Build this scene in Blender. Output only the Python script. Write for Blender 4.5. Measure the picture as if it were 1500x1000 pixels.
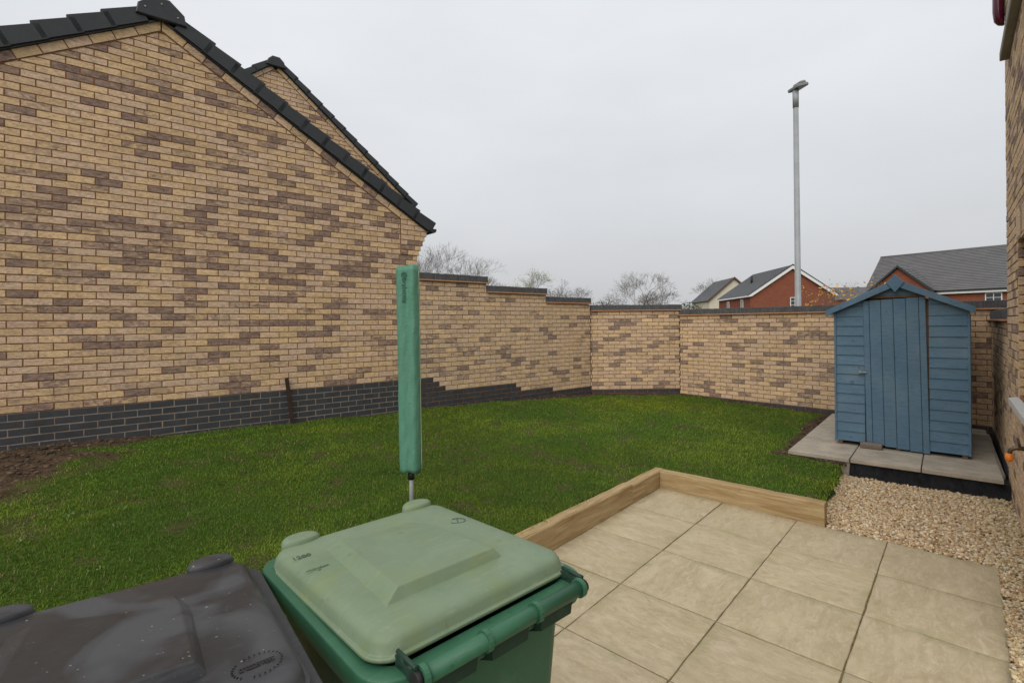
import bpy, math, random
import numpy as np
from math import radians, sin, cos, tan, pi, sqrt, atan2
random.seed(7); rng = np.random.default_rng(7)
S = bpy.context.scene
COL = S.collection
for o in list(bpy.data.objects): bpy.data.objects.remove(o)

# ------------------------------------------------------------------ camera
CH = 1.66                                   # eye height above the patio
FPX, ROLL, CY = 740.0, radians(-0.55), 474.0   # focal length in photo pixels, roll, horizon row
cd = bpy.data.cameras.new('camera'); cam = bpy.data.objects.new('camera', cd); COL.objects.link(cam)
cd.sensor_fit = 'HORIZONTAL'; cd.sensor_width = 36.0
cd.lens = FPX / 1500 * 36.0
cd.shift_y = (CY - 500.0) / 1500.0
cd.clip_start = 0.05; cd.clip_end = 2000
cam.location = (0, 0, CH); cam.rotation_euler = (pi / 2, -ROLL, 0)
cam.rotation_mode = 'XYZ'
import mathutils
cam.matrix_world = mathutils.Matrix.Translation((0, 0, CH)) @ mathutils.Matrix.Rotation(pi / 2, 4, 'X') @ mathutils.Matrix.Rotation(ROLL, 4, 'Z')
S.camera = cam

# ------------------------------------------------------------------ sky and sun (overcast)
SUN_EL, SUN_AZ = radians(40), radians(208)      # azimuth clockwise from +Y: behind the camera
world = bpy.data.worlds.new('World'); S.world = world; world.use_nodes = True
nt = world.node_tree; N = nt.nodes; L = nt.links
for n in list(N): N.remove(n)
out = N.new('ShaderNodeOutputWorld'); bg = N.new('ShaderNodeBackground')
sky = N.new('ShaderNodeTexSky'); sky.sky_type = 'NISHITA'; sky.sun_disc = False
sky.sun_elevation = SUN_EL; sky.sun_rotation = SUN_AZ; sky.dust_density = 6; sky.air_density = 1.5
tc = N.new('ShaderNodeTexCoord'); sep = N.new('ShaderNodeSeparateXYZ')
L.new(tc.outputs['Generated'], sep.inputs[0])
mr = N.new('ShaderNodeMapRange'); mr.inputs['From Min'].default_value = 0; mr.inputs['From Max'].default_value = 1
mr.inputs['To Min'].default_value = 0.80; mr.inputs['To Max'].default_value = 1.52
L.new(sep.outputs['Z'], mr.inputs['Value'])
mp = N.new('ShaderNodeMapping'); mp.inputs['Scale'].default_value = (1.0, 1.0, 2.6)
L.new(tc.outputs['Generated'], mp.inputs['Vector'])
nz = N.new('ShaderNodeTexNoise'); nz.inputs['Scale'].default_value = 1.7; nz.inputs['Detail'].default_value = 5; nz.inputs['Roughness'].default_value = 0.5
L.new(mp.outputs[0], nz.inputs['Vector'])
mr2 = N.new('ShaderNodeMapRange'); mr2.inputs['From Min'].default_value = .3; mr2.inputs['From Max'].default_value = .7
mr2.inputs['To Min'].default_value = 0.93; mr2.inputs['To Max'].default_value = 1.07
L.new(nz.outputs['Fac'], mr2.inputs['Value'])
mul = N.new('ShaderNodeMath'); mul.operation = 'MULTIPLY'
L.new(mr.outputs[0], mul.inputs[0]); L.new(mr2.outputs[0], mul.inputs[1])
grey = N.new('ShaderNodeMix'); grey.data_type = 'RGBA'; grey.blend_type = 'MULTIPLY'; grey.inputs[0].default_value = 1
grey.inputs[6].default_value = (6.30, 6.42, 6.66, 1)
L.new(mul.outputs[0], grey.inputs[7])
mx = N.new('ShaderNodeMix'); mx.data_type = 'RGBA'; mx.inputs[0].default_value = 0.92     # thick cloud over the clear sky
L.new(sky.outputs[0], mx.inputs[6]); L.new(grey.outputs[2], mx.inputs[7])
L.new(mx.outputs[2], bg.inputs[0]); bg.inputs[1].default_value = 0.10
L.new(bg.outputs[0], out.inputs[0])
sd = bpy.data.lights.new('sun', 'SUN'); sun = bpy.data.objects.new('sun', sd); COL.objects.link(sun)
sd.energy = 1.5; sd.angle = radians(60); sd.color = (1.0, 0.965, 0.91)
dvec = mathutils.Vector((sin(SUN_AZ) * cos(SUN_EL), cos(SUN_AZ) * cos(SUN_EL), sin(SUN_EL)))
sun.rotation_euler = dvec.to_track_quat('Z', 'Y').to_euler(); sun.location = (0, -5, 12)
S.view_settings.view_transform = 'Standard'; S.view_settings.look = 'None'
S.view_settings.gamma = 1; S.view_settings.exposure = 0.22; S.view_settings.use_curve_mapping = False
S.render.engine = 'CYCLES'

# ------------------------------------------------------------------ helpers
def ray(x, y):
    """direction (depth 1) through a pixel of the 1500x1000 photograph"""
    u, v = (x - 750) / FPX, (y - CY) / FPX
    c, s = cos(-ROLL), sin(-ROLL)
    u, v = c * u - s * v, s * u + c * v
    return np.array([u, 1.0, -v])
def at(x, y, d):
    r = ray(x, y) * d; return (r[0], r[1], r[2] + CH)
def project(p):
    u, v = p[0] / p[1], -(p[2] - CH) / p[1]
    c, s = cos(ROLL), sin(ROLL)
    return 750 + FPX * (c * u - s * v), CY + FPX * (s * u + c * v)

def prop(o, label=None, cat=None, group=None, kind=None):
    if label: o['label'] = label
    if cat: o['category'] = cat
    if group: o['group'] = group
    if kind: o['kind'] = kind
    return o
def empty(name, loc, rz=0.0, label=None, cat=None, group=None, kind=None):
    o = bpy.data.objects.new(name, None); COL.objects.link(o)
    o.location = loc; o.rotation_euler = (0, 0, rz); o.empty_display_size = 0.1
    return prop(o, label, cat, group, kind)
def link(name, me, mat=None, parent=None, loc=None, rot=None):
    if mat is not None and len(me.materials) == 0: me.materials.append(mat)
    o = bpy.data.objects.new(name, me); COL.objects.link(o)
    if parent is not None: o.parent = parent
    if loc is not None: o.location = loc
    if rot is not None: o.rotation_euler = rot
    return o
class MB:
    """mesh collector"""
    def __init__(s): s.v = []; s.f = []; s.c = []; s.smooth = []
    def add(s, vs, fs, col=None, smooth=False):
        b = len(s.v); s.v += [tuple(p) for p in vs]
        s.f += [tuple(b + i for i in f) for f in fs]; s.smooth += [smooth] * len(fs)
        s.c += [col or (0.5, 0.5, 0.5, 1)] * len(vs)
        return s
    def box(s, a, b, bev=0.0, M=None, col=None):
        x0, y0, z0 = a; x1, y1, z1 = b
        if bev <= 0:
            vs = [(x0,y0,z0),(x1,y0,z0),(x1,y1,z0),(x0,y1,z0),(x0,y0,z1),(x1,y0,z1),(x1,y1,z1),(x0,y1,z1)]
            fs = [(3,2,1,0),(4,5,6,7),(0,1,5,4),(1,2,6,5),(2,3,7,6),(3,0,4,7)]
        else:
            e = min(bev, (x1-x0)*.45, (y1-y0)*.45, (z1-z0)*.45); vs = []; idx = {}
            for ix in (0, 1):
                for iy in (0, 1):
                    for iz in (0, 1):
                        X = (x0, x1)[ix]; Y = (y0, y1)[iy]; Z = (z0, z1)[iz]
                        dx = (e, -e)[ix]; dy = (e, -e)[iy]; dz = (e, -e)[iz]
                        for ax, p in enumerate(((X, Y+dy, Z+dz), (X+dx, Y, Z+dz), (X+dx, Y+dy, Z))):
                            idx[(ix, iy, iz, ax)] = len(vs); vs.append(p)
            fs = []
            for ax in range(3):
                for sd_ in (0, 1):
                    q = []
                    for (a_, b_) in ((0,0),(1,0),(1,1),(0,1)):
                        k = [0,0,0]; k[ax] = sd_; k[(ax+1)%3] = a_; k[(ax+2)%3] = b_
                        q.append(idx[(k[0],k[1],k[2],ax)])
                    fs.append(tuple(q if sd_ else q[::-1]))
            for ax in range(3):
                o1, o2 = (ax+1) % 3, (ax+2) % 3
                for a_ in (0,1):
                    for b_ in (0,1):
                        k0 = [0,0,0]; k1 = [0,0,0]; k0[ax]=0; k1[ax]=1; k0[o1]=k1[o1]=a_; k0[o2]=k1[o2]=b_
                        q = [idx[(*k0,o1)], idx[(*k1,o1)], idx[(*k1,o2)], idx[(*k0,o2)]]
                        fs.append(tuple(q if (a_ ^ b_) else q[::-1]))
            for ix in (0,1):
                for iy in (0,1):
                    for iz in (0,1):
                        t = [idx[(ix,iy,iz,k)] for k in range(3)]
                        fs.append(tuple(t if (ix+iy+iz) % 2 else t[::-1]))
        if M is not None: vs = [tuple(M @ mathutils.Vector(p)) for p in vs]
        return s.add(vs, fs, col)
    def loft(s, rings, caps=(True, True), smooth=True, col=None, closed=True):
        n = len(rings[0]); vs = [p for r in rings for p in r]; fs = []
        for i in range(len(rings) - 1):
            for j in range(n if closed else n - 1):
                k = (j + 1) % n
                fs.append((i*n+j, i*n+k, (i+1)*n+k, (i+1)*n+j))
        s.add(vs, fs, col, smooth); b = len(s.v) - len(vs)
        if caps[0]: s.f.append(tuple(b + j for j in range(n))[::-1]); s.smooth.append(False)
        if caps[1]: s.f.append(tuple(b + (len(rings)-1)*n + j for j in range(n))); s.smooth.append(False)
        return s
    def tube(s, pts, rad, n=8, caps=(True, True), smooth=True, col=None):
        pts = [np.array(p, float) for p in pts]; rings = []
        if np.isscalar(rad): rad = [rad] * len(pts)
        up = None
        for i, p in enumerate(pts):
            t = pts[min(i+1, len(pts)-1)] - pts[max(i-1, 0)]; t /= (np.linalg.norm(t) + 1e-12)
            if up is None:
                up = np.array([0,0,1.]) if abs(t[2]) < .9 else np.array([1.,0,0])
            a = np.cross(t, up); a /= np.linalg.norm(a) + 1e-12; b = np.cross(a, t); up = b
            rings.append([tuple(p + rad[i] * (cos(2*pi*k/n) * a + sin(2*pi*k/n) * b)) for k in range(n)])
        rings = [r[::-1] for r in rings]
        return s.loft(rings, caps, smooth, col)
    def prism(s, poly, y0, y1, col=None, ch=0.0):
        """polygon given in (x,z), anticlockwise seen from -y, extruded from y0 (front) to y1"""
        n = len(poly)
        ar = sum(poly[i][0]*poly[(i+1)%n][1]-poly[(i+1)%n][0]*poly[i][1] for i in range(n))
        if ar < 0: poly = poly[::-1]
        if ch > 0:
            cx = sum(p[0] for p in poly)/n; cz = sum(p[1] for p in poly)/n
            inn = []
            for (x, z) in poly:
                d = sqrt((x-cx)**2+(z-cz)**2) + 1e-9
                inn.append((x-(x-cx)/abs(x-cx+1e-12)*min(ch,abs(x-cx)), z-(z-cz)/abs(z-cz+1e-12)*min(ch,abs(z-cz))))
            vs = [(x,y0,z) for x,z in inn] + [(x,y0+ch,z) for x,z in poly] + [(x,y1,z) for x,z in poly]
            fs = [tuple(range(n))]
            for r in (0,1):
                for i in range(n):
                    k=(i+1)%n; fs.append((r*n+k, r*n+i, (r+1)*n+i, (r+1)*n+k))
            return s.add(vs, fs, col)
        vs = [(x,y0,z) for x,z in poly] + [(x,y1,z) for x,z in poly]
        fs = [tuple(range(n)), tuple(range(n,2*n))[::-1]]
        for i in range(n):
            k=(i+1)%n; fs.append((k, i, n+i, n+k))
        return s.add(vs, fs, col)
    def mesh(s, name):
        me = bpy.data.meshes.new(name); me.from_pydata(s.v, [], s.f)
        if any(s.smooth): me.polygons.foreach_set('use_smooth', s.smooth)
        at_ = me.color_attributes.new('tone', 'FLOAT_COLOR', 'POINT')
        at_.data.foreach_set('color', np.array(s.c, dtype=np.float32).ravel())
        me.update(); return me
    def build(s, name, mat, parent=None, loc=None, rot=None):
        return link(name, s.mesh(name), mat, parent, loc, rot)
def T(loc=(0,0,0), rz=0, rx=0, ry=0):
    return mathutils.Matrix.Translation(loc) @ mathutils.Matrix.Rotation(rz,4,'Z') @ mathutils.Matrix.Rotation(ry,4,'Y') @ mathutils.Matrix.Rotation(rx,4,'X')
def xf(o, loc, rz): o.location = loc; o.rotation_euler = (0,0,rz)
def clip(poly, a, b, c):
    """keep a*x+b*z<=c"""
    r = []; n = len(poly)
    for i in range(n):
        p, q = poly[i], poly[(i+1)%n]; dp = a*p[0]+b*p[1]-c; dq = a*q[0]+b*q[1]-c
        if dp <= 0: r.append(p)
        if dp * dq < 0:
            t = dp/(dp-dq); r.append((p[0]+t*(q[0]-p[0]), p[1]+t*(q[1]-p[1])))
    return r
def area(poly):
    return abs(sum(poly[i][0]*poly[(i+1)%len(poly)][1]-poly[(i+1)%len(poly)][0]*poly[i][1] for i in range(len(poly))))/2

# ------------------------------------------------------------------ materials
class NB:
    def __init__(s, name):
        s.m = bpy.data.materials.new(name); s.m.use_nodes = True
        s.t = s.m.node_tree; s.n = s.t.nodes; s.l = s.t.links
        s.b = s.n['Principled BSDF']
    def new(s, t, **k):
        n = s.n.new(t)
        for a, v in k.items(): setattr(n, a, v)
        return n
    def lk(s, a, b): s.l.new(a, b)
    def coord(s, kind='Object', scale=(1,1,1)):
        if kind == 'Position':
            c = s.new('ShaderNodeNewGeometry').outputs['Position']
        else: c = s.new('ShaderNodeTexCoord').outputs[kind]
        m = s.new('ShaderNodeMapping'); m.inputs['Scale'].default_value = scale; s.lk(c, m.inputs['Vector']); return m
    def noise(s, vec, scale, detail=4, rough=.55, dist=0):
        n = s.new('ShaderNodeTexNoise'); n.inputs['Scale'].default_value = scale; n.inputs['Detail'].default_value = detail
        n.inputs['Roughness'].default_value = rough; n.inputs['Distortion'].default_value = dist
        if vec is not None: s.lk(vec, n.inputs['Vector'])
        return n.outputs['Fac']
    def mapr(s, val, a, b, c=0, d=1):
        n = s.new('ShaderNodeMapRange'); n.inputs[1].default_value = a; n.inputs[2].default_value = b
        n.inputs[3].default_value = c; n.inputs[4].default_value = d; s.lk(val, n.inputs[0]); return n.outputs[0]
    def mix(s, fac, a, b, mode='MIX'):
        n = s.new('ShaderNodeMix', data_type='RGBA', blend_type=mode)
        for i, x in ((0, fac), (6, a), (7, b)):
            if hasattr(x, 'links'): s.lk(x, n.inputs[i])
            elif i == 0: n.inputs[0].default_value = x
            else: n.inputs[i].default_value = (*x, 1)[:4]
        return n.outputs[2]
    def math(s, op, a, b=0.0):
        n = s.new('ShaderNodeMath', operation=op)
        for i, x in ((0, a), (1, b)):
            if hasattr(x, 'links'): s.lk(x, n.inputs[i])
            else: n.inputs[i].default_value = x
        return n.outputs[0]
    def attr(s, name='tone'):
        a = s.new('ShaderNodeAttribute'); a.attribute_name = name
        p = s.new('ShaderNodeSeparateColor'); s.lk(a.outputs['Color'], p.inputs[0]); return a, p
    def bump(s, h, strength=.3, dist=.01):
        n = s.new('ShaderNodeBump'); n.inputs['Strength'].default_value = strength; n.inputs['Distance'].default_value = dist
        s.lk(h, n.inputs['Height']); s.lk(n.outputs[0], s.b.inputs['Normal'])
    def set(s, col=None, rough=None, spec=None, metal=None):
        for k, x in (('Base Color', col), ('Roughness', rough), ('Specular IOR Level', spec), ('Metallic', metal)):
            if x is None: continue
            if hasattr(x, 'links'): s.lk(x, s.b.inputs[k])
            elif k == 'Base Color': s.b.inputs[k].default_value = (*x, 1)
            else: s.b.inputs[k].default_value = x
        return s.m

def m_plain(name, col, rough=.6, var=.12, scale=6, spec=.4, bump=.1, coord='Object', metal=0.0, bd=.004):
    b = NB(name); v = b.coord(coord)
    n = b.noise(v.outputs[0], scale, 6, .6); n2 = b.noise(v.outputs[0], scale*9, 3, .6)
    f = b.math('ADD', b.math('MULTIPLY', n, .65), b.math('MULTIPLY', n2, .35))
    c = b.mix(b.mapr(f, .3, .7), tuple(x*(1-var) for x in col), tuple(x*(1+var) for x in col))
    b.bump(n2, bump, bd)
    return b.set(c, rough, spec, metal)

def m_brick(name, buff, pink, purple, dirt=0.0):
    b = NB(name); a, p = b.attr(); R, G, B = p.outputs[0], p.outputs[1], p.outputs[2]
    g = b.new('ShaderNodeNewGeometry')
    off = b.new('ShaderNodeVectorMath', operation='MULTIPLY_ADD'); b.lk(a.outputs['Color'], off.inputs[0])
    off.inputs[1].default_value = (31, 57, 43); b.lk(g.outputs['Position'], off.inputs[2])
    mpn = b.new('ShaderNodeMapping'); mpn.inputs['Scale'].default_value = (1, 1, 2.6); b.lk(off.outputs[0], mpn.inputs['Vector'])
    n1 = b.noise(mpn.outputs[0], 12, 5, .62, .9); n2 = b.noise(mpn.outputs[0], 55, 4, .7)
    n3 = b.noise(mpn.outputs[0], 9, 3); n4 = b.noise(mpn.outputs[0], 21, 4, .6, .5)
    base = b.mix(b.mapr(R, 0, 1), tuple(x*.84 for x in buff), tuple(x*1.12 for x in buff))
    base = b.mix(b.math('MULTIPLY', b.mapr(B, .45, .75), .8), base, pink)
    base = b.mix(b.mapr(n4, .46, .60, 0, .6), base, tuple(x*.55 for x in pink))
    base = b.mix(b.mapr(n1, .52, .66, 0, .6), base, tuple(min(1, x*1.38) for x in pink))
    # purple smear: amount from the brick's kind, shape from noise
    k = b.math('ADD', b.math('MULTIPLY', n1, 1.1), b.math('ADD', G, -1.05))
    c = b.mix(b.mapr(k, -.02, .22, 0, .93), base, b.mix(b.mapr(n4, .35, .65), tuple(x*.48 for x in purple), tuple(x*1.55 for x in purple)))
    c = b.mix(b.mapr(n2, .42, .68, 0, .42), c, tuple(x*.62 for x in purple))
    c = b.mix(b.mapr(n3, .45, .8, 0, .25), c, tuple(min(1, x*1.25) for x in buff))
    b.bump(b.math('ADD', n2, b.math('MULTIPLY', n1, .6)), .55, .004)
    return b.set(c, .88, .25)

BUFF = (.70, .485, .260); PINK = (.66, .475, .345); PURP = (.205, .138, .118)
M_BRICK = m_brick('buff_brick', BUFF, PINK, PURP)
M_BRICKG = m_brick('garden_wall_brick', (.70, .500, .285), (.64, .465, .325), (.21, .155, .13))
M_MORTAR = m_plain('brown_mortar', (.25, .125, .065), .95, .2, 12, .1, .4)
M_DARK = m_plain('engineering_brick', (.046, .048, .053), .55, .35, 9, .4, .25, 'Position')
M_MORTP = m_plain('plinth_mortar', (.31, .245, .195), .95, .2, 14, .1, .4)
M_COPE = m_plain('coping_brick', (.078, .078, .080), .7, .4, 14, .3, .3, 'Position')
M_COPEM = m_plain('coping_mortar', (.13, .122, .115), .95, .2, 14, .1, .3)
M_CREAS = m_plain('creasing_tile', (.42, .225, .125), .85, .2, 10, .2, .3, 'Position')
M_TILE = m_plain('dark_roof_tile', (.030, .034, .037), .55, .2, 10, .4, .2)
M_GUTTER = m_plain('black_gutter', (.02, .021, .023), .35, .1)

def m_slab():
    b = NB('sandstone_slab'); a, p = b.attr(); oi = b.new('ShaderNodeObjectInfo')
    v = b.coord('Object'); off = b.new('ShaderNodeVectorMath', operation='MULTIPLY_ADD')
    cmb = b.new('ShaderNodeCombineXYZ')
    for i in range(3): b.lk(oi.outputs['Random'], cmb.inputs[i])
    b.lk(cmb.outputs[0], off.inputs[0]); off.inputs[1].default_value = (37, 71, 13); b.lk(v.outputs[0], off.inputs[2])
    rot = b.new('ShaderNodeMapping'); rot.inputs['Rotation'].default_value = (0, 0, .5); rot.inputs['Scale'].default_value = (1, 2.4, 1); b.lk(off.outputs[0], rot.inputs['Vector'])
    n1 = b.noise(rot.outputs[0], 3.2, 7, .62, 1.2); n2 = b.noise(off.outputs[0], 26, 6, .7); n3 = b.noise(rot.outputs[0], 7, 6, .7, 2.2)
    c = b.mix(b.mapr(n1, .3, .7), (.365, .292, .172), (.500, .420, .275))
    c = b.mix(b.mapr(n3, .52, .62, 0, .45), c, (.55, .475, .355)); c = b.mix(b.mapr(n3, .44, .36, 0, .4), c, (.30, .235, .15))
    c = b.mix(b.mapr(n2, .5, .8, 0, .35), c, (.23, .185, .125))
    c = b.mix(b.math('MULTIPLY', oi.outputs['Random'], .22), c, (.33, .27, .18))
    # algae near the joints, wear with a shape of its own
    nz_ = b.noise(v.outputs[0], 5, 4); sx = b.new('ShaderNodeSeparateXYZ'); b.lk(v.outputs[0], sx.inputs[0])
    ed = b.math('MAXIMUM', b.math('ABSOLUTE', sx.outputs[0]), b.math('ABSOLUTE', sx.outputs[1]))
    al = b.math('MULTIPLY', b.mapr(ed, .225, .305), b.mapr(nz_, .42, .7))
    c = b.mix(b.math('MULTIPLY', al, .55), c, (.235, .225, .095))
    sp = b.noise(off.outputs[0], 55, 2, .5); c = b.mix(b.mapr(sp, .74, .78, 0, .6), c, (.13, .10, .07))
    h = b.math('ADD', b.math('MULTIPLY', n3, .8), b.math('MULTIPLY', n2, .25))
    b.bump(h, .6, .012)
    return b.set(c, b.mapr(n1, .3, .7, .62, .82), .3)
M_SLAB = m_slab()
M_JOINT = m_plain('joint_sand', (.165, .135, .065), .95, .6, 20, .1, .5, 'Position')
M_CONC = m_plain('concrete_slab', (.37, .325, .26), .9, .30, 5, .2, .25, 'Position')
M_MEMB = m_plain('black_membrane', (.026, .028, .032), .35, .75, 16, .5, 1.0, 'Position', bd=.04)

def m_wood(name, c0, c1, knot, scale=(1.2, 14, 14), rough=.8):
    b = NB(name); v = b.coord('Object', scale)
    oi = b.new('ShaderNodeObjectInfo'); add = b.new('ShaderNodeVectorMath', operation='ADD'); b.lk(v.outputs[0], add.inputs[0])
    cm = b.new('ShaderNodeCombineXYZ'); q = b.math('MULTIPLY', oi.outputs['Random'], 50.0)
    for i in range(3): b.lk(q, cm.inputs[i])
    b.lk(cm.outputs[0], add.inputs[1])
    n1 = b.noise(add.outputs[0], 2.2, 7, .65, .8); n2 = b.noise(add.outputs[0], 9, 5, .7)
    c = b.mix(b.mapr(n1, .28, .72), c0, c1)
    c = b.mix(b.mapr(n2, .55, .8, 0, .5), c, knot)
    b.bump(n2, .35, .003)
    return b.set(c, rough, .25)
M_SLEEP = m_wood('treated_timber', (.225, .135, .052), (.46, .35, .19), (.085, .045, .02))
M_BLOCK = m_wood('weathered_wood', (.12, .095, .075), (.25, .21, .17), (.05, .04, .03))
def m_shed():
    b = NB('blue_shed_paint'); v = b.coord('Position'); oi = b.new('ShaderNodeObjectInfo')
    st = b.new('ShaderNodeMapping'); st.inputs['Scale'].default_value = (3, 3, 26); b.lk(v.outputs[0], st.inputs['Vector'])
    n1 = b.noise(v.outputs[0], 2.6, 5); n2 = b.noise(st.outputs[0], 3.5, 6, .7, .5); kn = b.noise(v.outputs[0], 17, 2, .4)
    c = b.mix(b.mapr(n1, .3, .7), (.080, .158, .238), (.118, .205, .285))
    c = b.mix(b.math('MULTIPLY', oi.outputs['Random'], .35), c, (.118, .178, .215))
    c = b.mix(b.mapr(n2, .47, .66, 0, .5), c, (.052, .095, .145)); c = b.mix(b.mapr(n1, .56, .70, 0, .3), c, (.17, .22, .26))
    c = b.mix(b.mapr(kn, .70, .76, 0, .55), c, (.05, .065, .08))
    b.bump(n2, .35, .003)
    return b.set(c, .68, .3)
M_SHED = m_shed()
M_FELT = m_plain('shed_felt', (.05, .055, .052), .9, .3, 12)
M_RAWWOOD = m_plain('bare_shed_timber', (.14, .085, .045), .85, .3, 12)
M_STEEL = m_plain('galvanised_steel', (.30, .315, .32), .55, .16, 5, .5, .1, 'Position', .2)
M_RUST = m_plain('rusty_stake', (.045, .028, .020), .85, .4, 22, .2, .4)
def m_bin(name, c0, c1, dust, rough, patches=False, tint=None):
    b = NB(name); v = b.coord('Object'); n1 = b.noise(v.outputs[0], 5, 5, .6, .5); n2 = b.noise(v.outputs[0], 42, 5, .7)
    sc = b.new('ShaderNodeMapping'); sc.inputs['Scale'].default_value = (4, 40, 4); sc.inputs['Rotation'].default_value = (0,0,.6); b.lk(v.outputs[0], sc.inputs['Vector'])
    n3 = b.noise(sc.outputs[0], 2, 6, .75)
    c = b.mix(b.mapr(n1, .3, .7), c0, c1)
    c = b.mix(b.mapr(n2, .56, .75, 0, .38), c, dust)
    c = b.mix(b.mapr(n3, .57, .68, 0, .45), c, dust); n6 = b.noise(v.outputs[0], 30, 3, .6); c = b.mix(b.mapr(n6, .66, .74, 0, .45), c, tuple(x*.55 for x in c0)); n7 = b.noise(v.outputs[0], 2.5, 4, .6, .7); c = b.mix(b.mapr(n7, .5, .75, 0, .25), c, tuple(x*.7 for x in c0))
    if tint:
        n5 = b.noise(v.outputs[0], 9, 3); c = b.mix(b.mapr(n5, .5, .68, 0, .4), c, tint)
    r = b.mapr(n1, .3, .7, rough-.07, rough+.1)
    if patches:
        n4 = b.noise(v.outputs[0], 3.4, 3, .45, .9)
        k = b.mapr(n4, .49, .60)
        c = b.mix(k, c, dust); r = b.mapr(n4, .49, .60, rough-.14, rough+.16)
        sp = b.noise(v.outputs[0], 75, 2, .5); c = b.mix(b.mapr(sp, .72, .75, 0, .7), c, (.30, .30, .29))
    b.bump(b.math('ADD', n2, b.math('MULTIPLY', n3, .4)), .12, .002)
    return b.set(c, r, .3)
M_GLID = m_bin('faded_green_lid', (.138, .195, .118), (.182, .240, .155), (.25, .295, .215), .50, tint=(.175, .215, .085))
M_GBODY = m_bin('green_bin_plastic', (.028, .100, .054), (.042, .135, .074), (.085, .16, .10), .42)
M_GDARK = m_bin('dark_green_bin_plastic', (.012, .034, .023), (.018, .046, .03), (.05, .09, .06), .5)
M_BLID = m_bin('charcoal_bin_lid', (.023, .024, .026), (.036, .037, .039), (.064, .065, .068), .46, True)
M_BBODY = m_bin('charcoal_bin_plastic', (.030, .030, .032), (.05, .05, .053), (.10, .10, .105), .45)
M_RUBBER = m_plain('rubber', (.015, .015, .015), .7)
M_MARKG = m_plain('lid_marking_green', (.055, .085, .05), .7)
M_MARKB = m_plain('lid_marking_black', (.022, .022, .023), .7)
def m_cover():
    b = NB('green_dryer_cover'); v = b.coord('Object'); st = b.new('ShaderNodeMapping'); st.inputs['Scale'].default_value = (6, 6, 1.3); b.lk(v.outputs[0], st.inputs['Vector'])
    n1 = b.noise(st.outputs[0], 3, 5); n2 = b.noise(v.outputs[0], 55, 4, .6, 1.0)
    c = b.mix(b.mapr(n1, .3, .7), (.075, .215, .142), (.105, .265, .182))
    b.bump(b.math('ADD', n2, b.math('MULTIPLY', n1, 1.5)), .5, .012)
    return b.set(c, .55, .35)
M_COVER = m_cover()
M_LOGO = m_plain('cover_print', (.022, .085, .06), .6)
M_BLACK = m_plain('black_plastic', (.014, .014, .015), .45)
M_ORANGE = m_plain('orange_hose_plastic', (.75, .20, .012), .4, .1)
M_BRASS = m_plain('weathered_brass', (.12, .09, .06), .4, .3, 20, .5, .2, 'Object', .7)
M_SILL = m_plain('pale_stone_sill', (.50, .49, .46), .8, .08, 8, .3, .2)
M_SILLD = m_plain('grey_stone_sill', (.25, .235, .205), .85, .15, 8, .3, .3)
M_WHITE = m_plain('white_upvc', (.74, .74, .73), .4, .03)
M_MAROON = m_plain('dark_red_gloss_plastic', (.085, .006, .022), .15, .1)
M_ROOFG = None
def m_farroof(name, col, pitch):
    b = NB(name); v = b.coord('Object'); n1 = b.noise(v.outputs[0], 1.2, 4); n2 = b.noise(v.outputs[0], 9, 3)
    c = b.mix(b.mapr(n1, .3, .7), tuple(x*.88 for x in col), tuple(x*1.1 for x in col))
    c = b.mix(b.mapr(n2, .5, .75, 0, .3), c, tuple(x*.7 for x in col))
    b.bump(n2, .3, .02)
    return b.set(c, .75, .3)
M_ROOFG = m_farroof('grey_roof_tile', (.135, .132, .135), .3)
M_ROOFD = m_farroof('slate_roof_tile', (.125, .127, .135), .3)
def m_farbrick():
    b = NB('red_brickwork'); v = b.coord('Object'); sw = b.new('ShaderNodeSeparateXYZ'); b.lk(v.outputs[0], sw.inputs[0])
    cm = b.new('ShaderNodeCombineXYZ'); b.lk(b.math('ADD', sw.outputs[0], sw.outputs[1]), cm.inputs[0]); b.lk(sw.outputs[2], cm.inputs[1])
    t = b.new('ShaderNodeTexBrick'); b.lk(cm.outputs[0], t.inputs['Vector']); t.inputs['Scale'].default_value = 1.0
    t.inputs['Brick Width'].default_value = .225; t.inputs['Row Height'].default_value = .075; t.inputs['Mortar Size'].default_value = .006
    t.inputs['Color1'].default_value = (.24, .068, .036, 1); t.inputs['Color2'].default_value = (.165, .05, .032, 1); t.inputs['Mortar'].default_value = (.23, .13, .085, 1)
    n = b.noise(v.outputs[0], 1.6, 4); c = b.mix(b.mapr(n, .35, .7, 0, .35), t.outputs['Color'], (.30, .10, .055))
    return b.set(c, .9, .2)
M_RED = m_farbrick()
M_CREAM = m_plain('cream_render', (.60, .55, .43), .9, .06, 2, .2, .1)
def m_glass():
    b = NB('window_glass'); return b.set((.035, .042, .05), .08, .6)
M_GLASS = m_glass()
def m_soil():
    b = NB('soil'); v = b.coord('Position'); n1 = b.noise(v.outputs[0], 9, 6, .7); n2 = b.noise(v.outputs[0], 40, 4, .7)
    c = b.mix(b.mapr(n1, .3, .7), (.040, .024, .014), (.125, .082, .05)); c = b.mix(b.mapr(n2, .6, .8, 0, .5), c, (.20, .15, .10))
    b.bump(b.math('ADD', n1, n2), .9, .03); return b.set(c, .95, .1)
M_SOIL = m_soil()
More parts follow.
